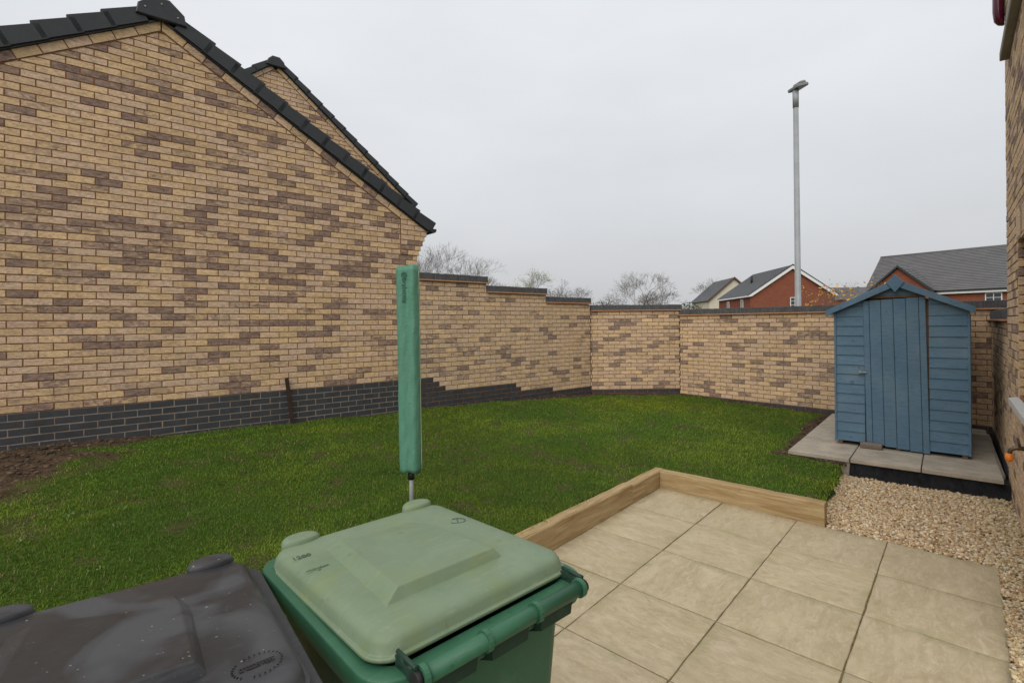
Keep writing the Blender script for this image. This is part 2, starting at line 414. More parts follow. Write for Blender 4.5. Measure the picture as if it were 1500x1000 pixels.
def m_lawn():
    b = NB('lawn_turf'); a, p = b.attr(); v = b.coord('Position')
    n1 = b.noise(v.outputs[0], 2.0, 5); n2 = b.noise(v.outputs[0], 55, 5, .75); n3 = b.noise(v.outputs[0], 9, 6, .7)
    g = b.mix(b.mapr(n2, .3, .7), (.018, .036, .006), (.085, .135, .018))
    g = b.mix(b.mapr(n1, .4, .7, 0, .5), g, (.062, .095, .012))
    soil = b.mix(b.mapr(n3, .3, .7), (.030, .019, .011), (.135, .090, .056))
    c = b.mix(p.outputs[0], g, soil)
    b.bump(b.math('ADD', n2, n3), .8, .025)
    return b.set(c, .95, .1)
M_LAWN = m_lawn()
def m_blade():
    b = NB('grass_blade'); a = b.new('ShaderNodeAttribute'); a.attribute_name = 'tone'
    b.b.inputs['Subsurface Weight'].default_value = 0
    tr = b.new('ShaderNodeBsdfTranslucent'); b.lk(a.outputs['Color'], tr.inputs[0])
    b.set(a.outputs['Color'], .7, .2); ms = b.new('ShaderNodeMixShader'); ms.inputs[0].default_value = .35
    b.lk(b.b.outputs[0], ms.inputs[1]); b.lk(tr.outputs[0], ms.inputs[2]); b.lk(ms.outputs[0], b.n['Material Output'].inputs[0]); return b.m
M_BLADE = m_blade()
def m_attr(name, rough=.85, var=.25, scale=40):
    b = NB(name); a, p = b.attr(); v = b.coord('Position'); n = b.noise(v.outputs[0], scale, 4, .7)
    c = b.mix(b.mapr(n, .3, .75), a.outputs['Color'], b.mix(1.0, a.outputs['Color'], (1-var,)*3, 'MULTIPLY'))
    b.bump(n, .4, .004); return b.set(c, rough, .25)
M_STONE = m_attr('gravel_stone')
M_BARK = m_plain('bark', (.185, .168, .150), .95, .3, 8, .1, .3)
M_LEAF = m_attr('leaf', .7)
M_GROUND = m_plain('rough_ground', (.075, .085, .04), .95, .4, 1.2, .1, .5, 'Position')

# ------------------------------------------------------------------ frames of the place (metres, camera foot at the origin)
A_W = radians(39.387); O_W = (-4.8895, 4.8847)          # garage gable and stepped wall plane
Z0 = 0.8335                                             # top of the dark plinth on that plane
K1 = (1.585, 10.20); K2 = (3.40, 10.25); K3 = (6.45, 6.80); HC = (4.80, 4.895)
A_E = atan2(K3[1]-K2[1], K3[0]-K2[0]); A_H = radians(229.0)
PO = np.array([1.473, 5.081, -0.0016]); A_P = radians(-42.07); PM = 0.6154
DC = np.array([cos(A_P), sin(A_P), -0.0117]); DR = np.array([sin(A_P), -cos(A_P), -0.0171])
def pat(c, r, dz=0.0):                                  # metres along the columns and rows of the patio
    return PO + DC * c + DR * r + np.array([0, 0, dz])
PADO = np.array([3.194, 5.877]); A_PAD = radians(-40.6)
PADX = np.array([cos(A_PAD), sin(A_PAD)]); PADY = np.array([-sin(A_PAD), cos(A_PAD)])
PADZ = 0.16

# ------------------------------------------------------------------ ground sheet
g = MB(); R = 900
g.add([(-R,-R,-.14),(R,-R,-.14),(R,R,-.14),(-R,R,-.14)], [(0,1,2,3)])
prop(g.build('ground', M_GROUND), kind='structure')

# ------------------------------------------------------------------ lawn
CP = np.array([(-4.93,4.85,.488),(-4.34,5.34,.483),(-3.62,5.93,.43),(-2.6,6.75,.40),(-1.7,7.5,.369),(-.58,8.42,.345),(.5,9.3,.285),(1.55,10.18,.235),(-7.2,3,.5),
 (2.5,10.1,.225),(3.4,10.1,.215),(4.3,9.0,.165),(4.95,8.2,.14),(3.9,6.9,.13),(3.2,5.85,.11),(3.4,5.3,.085),(2.65,4.4,.09),
 (1.45,5.25,.145),(.6,4.3,.145),(0,3.55,.145),(-1,2.45,.155),(-1.9,1.45,.18),(2.4,4.35,.12),(-3,3,.37),(-4,2,.43),(-2.6,1.6,.31),(-.75,3.72,.245),(0,6,.25),(1.5,7.5,.19),(-6,.5,.45),(-3,0,.3)])
def lawn_z(x, y):
    x = np.asarray(x, float); y = np.asarray(y, float)
    d2 = (x[..., None]-CP[:,0])**2 + (y[..., None]-CP[:,1])**2 + .09
    w = 1/d2**1.6
    z = (w*CP[:,2]).sum(-1)/w.sum(-1)
    return z + .008*np.sin(5.1*x+1.3*y)*np.cos(4.3*y-.7*x) + .005*np.sin(13*x-9*y)
def vnoise(x, y, sc, seed):
    """cheap value noise"""
    x = np.asarray(x)*sc; y = np.asarray(y)*sc; xi = np.floor(x).astype(int); yi = np.floor(y).astype(int); fx = x-xi; fy = y-yi
    def h(a, b):
        n = (a*374761393 + b*668265263 + seed*974711) & 0x7fffffff
        n = ((n ^ (n >> 13))*1274126177) & 0x7fffffff
        return ((n ^ (n >> 16)) & 0xffff)/65535.0
    fx = fx*fx*(3-2*fx); fy = fy*fy*(3-2*fy)
    return (h(xi,yi)*(1-fx)+h(xi+1,yi)*fx)*(1-fy)+(h(xi,yi+1)*(1-fx)+h(xi+1,yi+1)*fx)*fy
def fbm(x, y, sc, seed): return .5*vnoise(x,y,sc,seed)+.28*vnoise(x,y,sc*2.1,seed+5)+.15*vnoise(x,y,sc*4.3,seed+9)+.07*vnoise(x,y,sc*9,seed+11)
def wall_dist(x, y, o, a): return (x-o[0])*sin(a)-(y-o[1])*cos(a)      # >0 in the garden
GE0 = np.array([3.50, 5.35]); GE1 = np.array([2.50, 4.11])              # grass / gravel edge
def in_lawn(x, y):
    c = (x-PO[0])*DC[0]+(y-PO[1])*DC[1]; r = (x-PO[0])*DR[0]+(y-PO[1])*DR[1]
    left = c < -.05
    back = r < -.05
    e = GE1-GE0; n = np.array([e[1], -e[0]])/np.linalg.norm(e)
    eg = (x-GE0[0])*n[0]+(y-GE0[1])*n[1] + .05*(fbm(x, y, 5, 3)-.5)*2
    px = (x-PADO[0])*PADX[0]+(y-PADO[1])*PADX[1]; py = (x-PADO[0])*PADY[0]+(y-PADO[1])*PADY[1]
    grav = (eg < 0) & (px > -.05) & (py < .05)     # gravel side
    pad = (px > 0.0) & (py > 0.0)
    return (left | (back & ~grav & (eg > 0))) | (back & (px <= 0.55) & (py > -.05) & ~pad & (eg > -9) & (px < 0.0))
def soil_mask(x, y):
    n = fbm(x, y, 1.9, 21); n2 = fbm(x, y, 4.5, 33)
    dW = wall_dist(x, y, O_W, A_W); s = (x-O_W[0])*cos(A_W)+(y-O_W[1])*sin(A_W)
    m = np.clip((.40+.25*n2-dW-.12*s)/.12, 0, 1)*np.clip((1.5-s)/.5, 0, 1)                  # strip at the foot of the garage, left part
    m = np.maximum(m, np.clip((.20+.14*n-dW)/.06, 0, 1)*np.clip((s-6.2)/.9, 0, 1))       # along the stepped wall near its corner
    m = np.maximum(m, np.clip((.06-dW)/.04, 0, 1))
    m = np.maximum(m, np.clip((n+.16*n2-.36-.55*np.clip(s-.15, -1, 2))*6, 0, 1)*np.clip((1.75-dW)/.35, 0, 1)*(s < 1.6))
    m = np.maximum(m, np.clip((n2-.56)*11, 0, 1)*np.clip((1.0-s)/.8, 0, 1)*np.clip((1.3-dW)/.5, 0, 1)*.8)
    dD = K1[1]-y; m = np.maximum(m, np.clip((.30+.16*(n2-.5)-dD)/.10, 0, 1)*(x > 1.2)*(x < 3.9))
    dE = wall_dist(x, y, K2, A_E); m = np.maximum(m, np.clip((.17+.2*(n2-.5)-dE)/.08, 0, 1)*(x > 2.6))
    px = (x-PADO[0])*PADX[0]+(y-PADO[1])*PADX[1]; py = (x-PADO[0])*PADY[0]+(y-PADO[1])*PADY[1]
    m = np.maximum(m, np.clip((.17+.25*(n2-.5)+px)/.07, 0, 1)*(py > -.08))
    m = np.maximum(m, np.clip((n2-.63)*12, 0, 1)*.45)
    return m
step = .045
gx = np.arange(-8.2, 6.4, step); gy = np.arange(-.6, 10.9, step)
X, Y = np.meshgrid(gx, gy, indexing='ij'); Zl = lawn_z(X, Y); SM = soil_mask(X, Y)
Zl = Zl + SM*(fbm(X, Y, 9, 50)-.5)*.05
ok = in_lawn(X, Y) & (wall_dist(X, Y, O_W, A_W) > -.12) & (Y < 10.5) & (wall_dist(X, Y, K2, A_E) > -.12)
# let the turf fall away at its loose edge towards the gravel
nx, ny = X.shape; idx = -np.ones(X.shape, int)
fm = ok[:-1,:-1] & ok[1:,:-1] & ok[1:,1:] & ok[:-1,1:]
use = np.zeros_like(ok); use[:-1,:-1] |= fm; use[1:,:-1] |= fm; use[1:,1:] |= fm; use[:-1,1:] |= fm
inner = np.zeros_like(ok); inner[1:-1,1:-1] = fm[:-1,:-1] & fm[1:,:-1] & fm[1:,1:] & fm[:-1,1:]
edge = use & ~inner
EDG = edge.copy()
for _ in range(1): Zl = np.where(EDG, Zl-.11, Zl)
idx[use] = np.arange(use.sum())
vs = np.stack([X[use], Y[use], Zl[use]], 1)
ii, jj = np.nonzero(fm)
fs = np.stack([idx[ii,jj], idx[ii+1,jj], idx[ii+1,jj+1], idx[ii,jj+1]], 1)
def np_mesh(name, vs, fs, cols=None, smooth=False):
    me = bpy.data.meshes.new(name); n = fs.shape[1]
    me.vertices.add(len(vs)); me.vertices.foreach_set('co', np.asarray(vs, np.float32).ravel())
    me.loops.add(fs.size); me.loops.foreach_set('vertex_index', fs.astype(np.int32).ravel())
    me.polygons.add(len(fs)); me.polygons.foreach_set('loop_start', np.arange(0, fs.size, n, dtype=np.int32))
    me.polygons.foreach_set('loop_total', np.full(len(fs), n, dtype=np.int32))
    if smooth: me.polygons.foreach_set('use_smooth', np.ones(len(fs), bool))
    me.update(calc_edges=True)
    if cols is not None:
        a = me.color_attributes.new('tone', 'FLOAT_COLOR', 'POINT'); c = np.ones((len(vs), 4), np.float32); c[:, :3] = cols
        a.data.foreach_set('color', c.ravel())
    me.validate(); return me
prop(link('lawn', np_mesh('lawn', vs, fs, np.repeat(SM[use][:,None], 3, 1), True), M_LAWN), kind='structure')
# grass blades
def grass(n_try):
    # sample with a density that falls with distance
    x = rng.uniform(-7.6, 5.4, n_try); y = rng.uniform(.5, 10.3, n_try)
    d = np.sqrt(x*x+y*y); keep = rng.random(n_try) < np.clip((3.1/np.maximum(d, .5))**1.6, 0, 1)
    keep &= in_lawn(x, y) & (wall_dist(x, y, O_W, A_W) > .015) & (y < 10.17) & (wall_dist(x, y, K2, A_E) > .02) & (np.abs(x/np.maximum(y,.1)) < 1.25)
    x, y, d = x[keep], y[keep], d[keep]; sm = soil_mask(x, y)
    k2 = rng.random(len(x)) > sm*1.02; return x[k2], y[k2], d[k2], sm[k2]
bx_, by_, bd_, bs_ = grass(1900000)
nb = len(bx_); bz_ = lawn_z(bx_, by_)
c_ = (bx_-PO[0])*DC[0]+(by_-PO[1])*DC[1]
far = np.clip(bd_/4.0, .9, 2.2)
ln = (.015+.016*rng.random(nb))*(.8+.5*fbm(bx_, by_, 2.2, 4))*np.where(rng.random(nb) < .05, 1.5, 1)*(1-.3*bs_)
az = rng.uniform(0, 2*pi, nb); lean = rng.uniform(.2, 1.15, nb)
wd = (.0013+.0011*rng.random(nb))*far
dx, dy = np.cos(az), np.sin(az)
b0 = np.stack([bx_, by_, bz_-.006], 1)
mid = b0 + np.stack([dx*ln*.35*lean, dy*ln*.35*lean, ln*.62], 1)
tip = b0 + np.stack([dx*ln*lean, dy*ln*lean, ln*(1.05-.35*lean)], 1)
sdv = np.stack([-dy, dx, np.zeros(nb)], 1)*wd[:,None]
V = np.stack([b0-sdv, b0+sdv, mid+sdv*.8, mid-sdv*.8, tip], 1).reshape(-1, 3)
base = np.arange(nb)*5
tri = np.concatenate([np.stack([base, base+1, base+2], 1), np.stack([base, base+2, base+3], 1), np.stack([base+3, base+2, base+4], 1)])
hue = fbm(bx_, by_, 1.3, 8); hue2 = fbm(bx_, by_, 5, 18)
g1 = np.array([.095, .190, .020]); g2 = np.array([.205, .275, .026]); g3 = np.array([.045, .105, .016]); g4 = np.array([.29, .23, .10])
t = np.clip((hue-.35)*2.6+rng.normal(0, .22, nb), 0, 1)[:,None]; colr = g1*(1-t)+g2*t
t = np.clip((hue2-.5)*3+rng.normal(0, .25, nb), 0, 1)[:,None]*.7; colr = colr*(1-t)+g3*t
dry = (rng.random(nb) < .05+.22*np.clip(hue2*2-1.05, 0, 1)+.35*bs_)[:,None]; colr = np.where(dry, g4*(.6+.6*rng.random(nb)[:,None]), colr)
# a paler, yellower patch near the back corner
pp = np.exp(-(((bx_-2.3)/1.0)**2+((by_-8.9)/.6)**2))[:,None]; colr = colr*(1-.75*pp)+np.array([.34, .37, .02])*.75*pp
colr *= (.75+.5*rng.random(nb))[:,None]*(.62+.76*fbm(bx_, by_, .75, 61))[:,None]
prop(link('grass', np_mesh('grass', V, tri, np.repeat(colr, 5, 0)), M_BLADE), 'short green lawn grass with thin brown patches between the walls and patio', 'grass', kind='stuff')
# crumbs of earth and small stones on the bare strips
ncl = 60000; cx_ = rng.uniform(-7, 5, ncl); cy_ = rng.uniform(1.5, 10.3, ncl); sm_ = soil_mask(cx_, cy_)
kk = (rng.random(ncl) < np.clip(sm_*1.8-.9, 0, 1)) & in_lawn(cx_, cy_) & (wall_dist(cx_, cy_, O_W, A_W) > .02) & (cy_ < 10.17) & (wall_dist(cx_, cy_, K2, A_E) > .02) & (np.abs(cx_/cy_) < 1.3)
cx_, cy_ = cx_[kk], cy_[kk]; CLOD = (cx_, cy_)
# small broad-leaved weeds and pale stones in the turf, told apart as specks
wd_ = MB()
for (wx, wy) in [(-3.55,4.25),(-2.75,3.55),(-2.55,3.25),(-2.95,3.05),(-3.05,3.45),(-2.15,4.7),(-3.9,3.7),(-2.3,2.75)]:
    for k in range(6):
        a0 = random.uniform(0, 2*pi); l0 = random.uniform(.014, .032); z = float(lawn_z(wx, wy)); ox, oy = wx+random.uniform(-.03,.03), wy+random.uniform(-.03,.03)
        p = [(ox, oy, z+.012), (ox+cos(a0-.4)*l0*.6, oy+sin(a0-.4)*l0*.6, z+.034), (ox+cos(a0)*l0, oy+sin(a0)*l0, z+.03), (ox+cos(a0+.4)*l0*.6, oy+sin(a0+.4)*l0*.6, z+.034)]
        wd_.add(p, [(0,1,2,3)], (.13, .20, .06, 1))
prop(wd_.build('lawn_weeds', M_LEAF), 'pale green leafy weeds scattered in the lawn', 'weeds', kind='stuff')

# ------------------------------------------------------------------ patio
patio = empty('patio', tuple(pat(0, 0)), 0, kind='structure')
bed = MB(); q = [pat(-.0,-.0,-.009), pat(4*PM,-.0,-.009), pat(4*PM,11*PM,-.009), pat(-.0,11*PM,-.009)]
q2 = [(p[0], p[1], p[2]-.10) for p in q]
bed.add([tuple(np.array(p)-pat(0,0)) for p in q]+[tuple(np.array(p)-pat(0,0)) for p in q2], [(3,2,1,0),(0,1,5,4),(1,2,6,5),(2,3,7,6),(3,0,4,7)])
bed.build('joint_bed', M_JOINT, patio)
def slab_mesh(i):
    w = PM/2-.0036; m = MB(); n = 10; vs = []; rr = random.Random(i)
    xs = np.concatenate([[-w], np.linspace(-w+.006, w-.006, n-1), [w]]); ed = [[rr.uniform(-.0018,.0018) for _ in range(n+1)] for _ in range(4)]
    for a in range(n+1):
        for b_ in range(n+1):
            x, y = xs[a], xs[b_]
            if a == 0: x += ed[0][b_]
            if a == n: x += ed[1][b_]
            if b_ == 0: y += ed[2][a]
            if b_ == n: y += ed[3][a]
            z = .0022*(vnoise(x+i*3.1, y*1.7, 7, i)+.6*vnoise(x*1.5+y, y-x+i, 19, i+3)-.8)
            if a in (0,n) or b_ in (0,n): z -= .0016
            vs.append((x, y, z))
    fs = [(a*(n+1)+b_, (a+1)*(n+1)+b_, (a+1)*(n+1)+b_+1, a*(n+1)+b_+1) for a in range(n) for b_ in range(n)]
    loop = [a*(n+1) for a in range(n+1)] + [n*(n+1)+b_ for b_ in range(1,n+1)] + [a*(n+1)+n for a in range(n-1,-1,-1)] + [b_ for b_ in range(n-1,0,-1)]
    b0_ = len(vs); vs += [(vs[k][0], vs[k][1], -.035) for k in loop]; nl = len(loop)
    m.add(vs, fs, None, True); m.f += [(loop[(k+1)%nl], loop[k], b0_+k, b0_+(k+1)%nl) for k in range(nl)]; m.smooth += [False]*nl
    return m.mesh('slab')
SL = [slab_mesh(i) for i in range(8)]
rotP = mathutils.Matrix(((DC[0], -DR[0], 0), (DC[1], -DR[1], 0), (DC[2], -DR[2], 1))).to_3x3()
ex_ = mathutils.Vector(DC).normalized(); ey_ = -mathutils.Vector(DR); ey_ = (ey_-ex_*ey_.dot(ex_)).normalized(); ez_ = ex_.cross(ey_)
RP = mathutils.Matrix((ex_, ey_, ez_)).transposed()
for c in range(4):
    for r in range(11):
        me = SL[(c*5+r*3+c*r) % 8]; k = random.randrange(4)
        o = link('slab', me, M_SLAB, patio)
        p = pat((c+.5)*PM, (r+.5)*PM)-pat(0,0)
        o.matrix_basis = mathutils.Matrix.Translation((p[0]+random.uniform(-.0015,.0015), p[1]+random.uniform(-.0015,.0015), p[2]+random.uniform(-.002,.002))) @ (RP @ mathutils.Matrix.Rotation(k*pi/2+random.uniform(-.003,.003), 3, 'Z')).to_4x4()

# ------------------------------------------------------------------ timber sleepers round the patio
def sleeper(p0, p1, label, seed):
    p0 = np.array(p0); p1 = np.array(p1); d = p1-p0; ln = np.linalg.norm(d); a = atan2(d[1], d[0])
    m = MB(); n = max(4, int(ln/.12)); rr = random.Random(seed); rings = []
    for i in range(n+1):
        x = ln*i/n; w = .05; wob = rr.uniform(-.0025,.0025); wz = rr.uniform(-.003,.003); e = .007+rr.uniform(0,.005)
        zt, zb = .165+wz, -.06
        rings.append([(x,-w+wob,zb),(x,w+wob,zb),(x,w+wob,zt-e),(x,w+wob-e,zt),(x,-w+wob+e,zt),(x,-w+wob,zt-e)])
    rings = [r_[::-1] for r_ in rings]
    m.loft(rings, smooth=False)
    o = m.build('timber_sleeper', M_SLEEP); o.location = (p0[0], p0[1], 0); o.rotation_euler = (0,0,a)
    return prop(o, label, 'sleeper', 'timber sleepers edging the patio')
pl = lambda c, r: (PO+DC*c+DR*r)[:2]
SLIN = -.05
sleeper(pl(SLIN,-.10), pl(SLIN,.56), 'short timber sleeper at the corner where the patio edging turns', 1)
sleeper(pl(SLIN,.563), pl(SLIN,2.96), 'long timber sleeper edging the lawn side of the patio behind the green bin', 2)
sleeper(pl(SLIN,2.965), pl(SLIN,5.36), 'timber sleeper edging the lawn behind the charcoal bin', 4)
sleeper(pl(.002,-.05), pl(1.43,-.05), 'timber sleeper across the back of the patio ending at the gravel', 3)

# ------------------------------------------------------------------ gravel
def frame(o, a): return (np.array([cos(a), sin(a)]), np.array([-sin(a), cos(a)]))
padF = lambda u, v: PADO+PADX*u+PADY*v
gb = MB()
hN = np.array([sin(A_H), -cos(A_H)])
hd = np.array([cos(A_H), sin(A_H)])
gpoly = [padF(-.1,.1), padF(2.0,.1), np.array(HC)+hd*5.0, pl(4*PM,11*PM), pl(4*PM,.0), pl(1.3,.0), pl(1.3,-.2)]
gb.add([(p[0],p[1],-.05) for p in gpoly], [tuple(range(len(gpoly)))[::-1]])
prop(gb.build('gravel_bed', M_JOINT), kind='structure')
def in_gravel(x, y):
    px = (x-PADO[0])*PADX[0]+(y-PADO[1])*PADX[1]; py = (x-PADO[0])*PADY[0]+(y-PADO[1])*PADY[1]
    c = (x-PO[0])*DC[0]+(y-PO[1])*DC[1]; r = (x-PO[0])*DR[0]+(y-PO[1])*DR[1]
    dh = (x-HC[0])*hN[0]+(y-HC[1])*hN[1]
    inpat = (c > -.1) & (c < 4*PM-.004) & (r > -.004)
    sl_ = (c < 1.44) & (r > -.105) & (c > -.2)
    e = GE1-GE0; n = np.array([e[1], -e[0]])/np.linalg.norm(e)
    eg = (x-GE0[0])*n[0]+(y-GE0[1])*n[1] + .05*(fbm(x, y, 5, 3)-.5)*2
    return (py < -.01) & (dh > .0) & ~inpat & ~sl_ & (eg < .045) & (y > .6) & (dh < 3.2)
ng = 60000
sx = rng.uniform(1.2, 5.2, ng*3); sy = rng.uniform(.8, 5.9, ng*3); k = in_gravel(sx, sy); sx, sy = sx[k], sy[k]
dd = np.sqrt(sx**2+sy**2); ns = len(sx)
ico_v = []; ph = (1+sqrt(5))/2
for a_, b_ in ((1,ph),(-1,ph),(1,-ph),(-1,-ph)): ico_v += [(0,a_,b_),(a_,b_,0),(b_,0,a_)]
ico_v = np.array(ico_v); ico_v /= np.linalg.norm(ico_v[0])
ico_f = np.array([(i,j,l) for i in range(12) for j in range(i+1,12) for l in range(j+1,12)
    if all(abs(np.linalg.norm(ico_v[a]-ico_v[b])-1.0515) < .02 for a, b in ((i,j),(j,l),(i,l)))])
for t_ in range(len(ico_f)):
    i, j, l = ico_f[t_]
    if np.dot(np.cross(ico_v[j]-ico_v[i], ico_v[l]-ico_v[i]), ico_v[i]) < 0: ico_f[t_] = (i, l, j)
keepn = min(ns, 26000); sx, sy = sx[:keepn], sy[:keepn]; ns = keepn
size = .0085+.0075*rng.random(ns)**1.6
sc3 = np.stack([size*rng.uniform(.9,1.5,ns), size*rng.uniform(.75,1.15,ns), size*rng.uniform(.45,.8,ns)], 1)
jit = 1+rng.uniform(-.25,.25,(ns,12,1)); P_ = ico_v[None]*jit*sc3[:,None,:]
a1 = rng.uniform(0,2*pi,ns); a2 = rng.normal(0,.55,ns); ca, sa, cb, sb = np.cos(a1), np.sin(a1), np.cos(a2), np.sin(a2)
px_ = P_[...,0]*cb[:,None]+P_[...,2]*sb[:,None]; pz_ = -P_[...,0]*sb[:,None]+P_[...,2]*cb[:,None]
qx = px_*ca[:,None]-P_[...,1]*sa[:,None]; qy = px_*sa[:,None]+P_[...,1]*ca[:,None]
zz = -.036+rng.uniform(-.008,.018,ns)+.012*(fbm(sx,sy,3,90)-.5)*2
dh = (sx-HC[0])*hN[0]+(sy-HC[1])*hN[1]
V = np.stack([qx+sx[:,None], qy+sy[:,None], pz_+zz[:,None]], 2).reshape(-1,3)
F_ = (ico_f[None]+12*np.arange(ns)[:,None,None]).reshape(-1,3)
pal = np.array([(.56,.415,.235),(.66,.53,.345),(.47,.32,.175),(.70,.61,.46),(.43,.275,.17),(.52,.42,.29),(.34,.215,.125)])
gc = pal[rng.choice(7, ns, p=[.27,.2,.18,.1,.08,.12,.05])]*(.8+.4*rng.random(ns)[:,None])
moss = np.clip((sx*DC[0]+sy*DC[1]-(PO[0]*DC[0]+PO[1]*DC[1])-4*PM)*1.5+.2, 0, .55)[:,None]*np.clip(fbm(sx,sy,2.5,7)*2-.3,0,1)[:,None]
gc = gc*(1-moss)+np.array([.34,.33,.15])*moss
prop(link('gravel', np_mesh('gravel', V, F_, np.repeat(gc, 12, 0)), M_STONE), 'loose buff gravel stones between patio, shed slab and house', 'gravel', kind='stuff')

cx_, cy_ = CLOD; nc = len(cx_); csz = .006+.020*rng.random(nc)**3
Pc = ico_v[None]*(1+rng.uniform(-.3,.3,(nc,12,1)))*csz[:,None,None]*np.array([1.2,1.0,.6])
Vc = np.stack([Pc[...,0]+cx_[:,None], Pc[...,1]+cy_[:,None], Pc[...,2]+(lawn_z(cx_, cy_)+.004)[:,None]], 2).reshape(-1,3)
cc = np.array([.085,.056,.036])*(.5+1.1*rng.random(nc)[:,None]); pale = (rng.random(nc) < .015) & (csz < .014); cc[pale] = (.42,.36,.29)
prop(link('soil_crumbs', np_mesh('soil_crumbs', Vc, (ico_f[None]+12*np.arange(nc)[:,None,None]).reshape(-1,3), np.repeat(cc, 12, 0)), M_STONE), 'brown crumbs of bare earth at the foot of the walls', 'soil', kind='stuff')

# ------------------------------------------------------------------ paving under the shed
padb = empty('paved_base', (PADO[0], PADO[1], 0), A_PAD, kind='structure')
mem = MB(); nx_ = 40; rings = []
for i in range(nx_+1):
    u = .60+1.25*i/nx_; w = random.uniform(-.022,.022); z1 = .115+random.uniform(-.006,.004)
    rings.append([(u, .03+w*.4, z1), (u, .015+w, .07), (u, -.012+random.uniform(-.02,.02), .03), (u, -.035+random.uniform(-.03,.02), -.045), (u, .25, -.045), (u, .25, z1)])
mem.loft(rings, smooth=False); mem.build('damp_membrane', M_MEMB, padb)
hb = MB(); hb.box((.0, .035, -.05), (.60, .5, .115)); hb.box((.02,.4,-.05),(1.84,3.0,.112)); hb.build('bedding', M_CONC, padb)
psm = []
for i in range(5):
    m = MB(); m.box((-.2975, -.2975, -.042), (.2975, .2975, 0), .004); psm.append(m.mesh('paving_slab'))
for c in range(3):
    for r in range(5):
        link('paving_slab', psm[(c+2*r) % 5], M_CONC, padb, (c*.605+.3, r*.605+.3, PADZ+random.uniform(-.002,.002)), (random.uniform(-.004,.004), random.uniform(-.004,.004), random.uniform(-.006,.006)))

# ------------------------------------------------------------------ brickwork
BW, BH, JT = .215, .065, .010
def brick_tone(pp, rr=random):
    purple = rr.random() < pp
    gk = rr.uniform(.42, .95) if purple else (rr.uniform(.12, .5) if rr.random() < .4 else rr.uniform(0, .25))
    return (rr.random(), gk, rr.random(), 1)
VAR = {}
def variants(key, mat, pp, dep, n=48, length=BW, height=BH):
    if key in VAR: return VAR[key]
    L_ = []
    for i in range(n):
        m = MB(); r_ = random.Random(i*17+3); w = [r_.uniform(-.0016,.0016) for _ in range(8)]
        poly = [(-length/2+w[0], -height/2+w[1]), (length/2+w[2], -height/2+w[3]), (length/2+w[4], height/2+w[5]), (-length/2+w[6], height/2+w[7])]
        m.prism(poly, 0.0, dep, brick_tone(pp, r_), .0028); me = m.mesh('brick'); me.materials.append(mat); L_.append(me)
    VAR[key] = L_; return L_
def brickwork(thing, rot, s0, s1, r0, r1, zb, mat, pp, key, clips=lambda s, z: [], dark=None, phase=0.0, limit=300, skip=None, dep=.028, ragged=None, frame_pad=10, yoff=0.0, cut=None):
    """stretcher bond in the local x,z plane of `thing` (front at y=0). rows r0..r1 above zb. dark(s,row)->True for engineering brick"""
    M = thing.matrix_world if False else (mathutils.Matrix.Translation(thing.location) @ mathutils.Matrix.Rotation(rot, 4, 'Z'))
    items = []
    for r in range(r0, r1):
        z = zb+r*.075+JT/2; ph = (0 if r % 2 else .1125)+phase
        k0 = int(math.floor((s0-ph)/.225))-1
        s = ph+k0*.225
        while s < s1:
            a, b = max(s+JT/2, s0), min(s+.225-JT/2, s1)
            if ragged: a, b = ragged(a, b, r)
            if b-a > .02:
                for (pa, pb) in (cut(a, b, r) if cut else [(a, b)]):
                    poly = [(pa,z),(pb,z),(pb,z+BH),(pa,z+BH)]; full = abs((pb-pa)-BW) < 1e-6
                    for cl in clips((pa+pb)/2, z+BH/2):
                        n0 = area(poly) if len(poly) > 2 else 0; poly = clip(poly, *cl)
                        if len(poly) < 3: break
                        if abs(area(poly)-n0) > 1e-7: full = False
                    if len(poly) < 3 or area(poly) < 4e-4: continue
                    cx = sum(p[0] for p in poly)/len(poly); cz = sum(p[1] for p in poly)/len(poly)
                    if skip and skip(cx, cz, r): continue
                    w = M @ mathutils.Vector((cx, 0, cz)); vis = 0
                    if w.y > .3:
                        px, py = project(w)
                        if -frame_pad < px < 1500+frame_pad and -frame_pad < py < 1000: vis = 1
                    dist = sqrt(w.x**2+w.y**2+(w.z-CH)**2)
                    items.append((-vis, dist, poly, full, dark(cx, r) if dark else False, cx, cz))
            s += .225
    items.sort(key=lambda t_: (t_[0], t_[1]))
    va = variants(key, mat, pp, dep, 90); vd = variants('dark', M_DARK, 0, dep)
    rest = MB(); restd = MB(); n = 0
    for (v_, d_, poly, full, dk, cx, cz) in items:
        jy = random.uniform(-.0018, .0018)+yoff
        if n < limit and v_:
            n += 1
            if full:
                o = link('brick', random.choice(vd if dk else va), None, thing, (cx, jy, cz), (random.uniform(-.006,.006), random.uniform(-.006,.006), random.uniform(-.004,.004)))
            else:
                m = MB(); m.prism([(p[0]-cx, p[1]-cz) for p in poly], 0, dep, brick_tone(pp), .0022)
                link('brick', m.mesh('brick'), M_DARK if dk else mat, thing, (cx, jy, cz))
        else:
            (restd if dk else rest).prism(poly, jy, jy+dep, brick_tone(pp), .0026)
    if rest.v: prop(rest.build('brickwork', mat, thing), kind='stuff')
    if restd.v: prop(restd.build('plinth_brickwork', M_DARK, thing), kind='stuff')
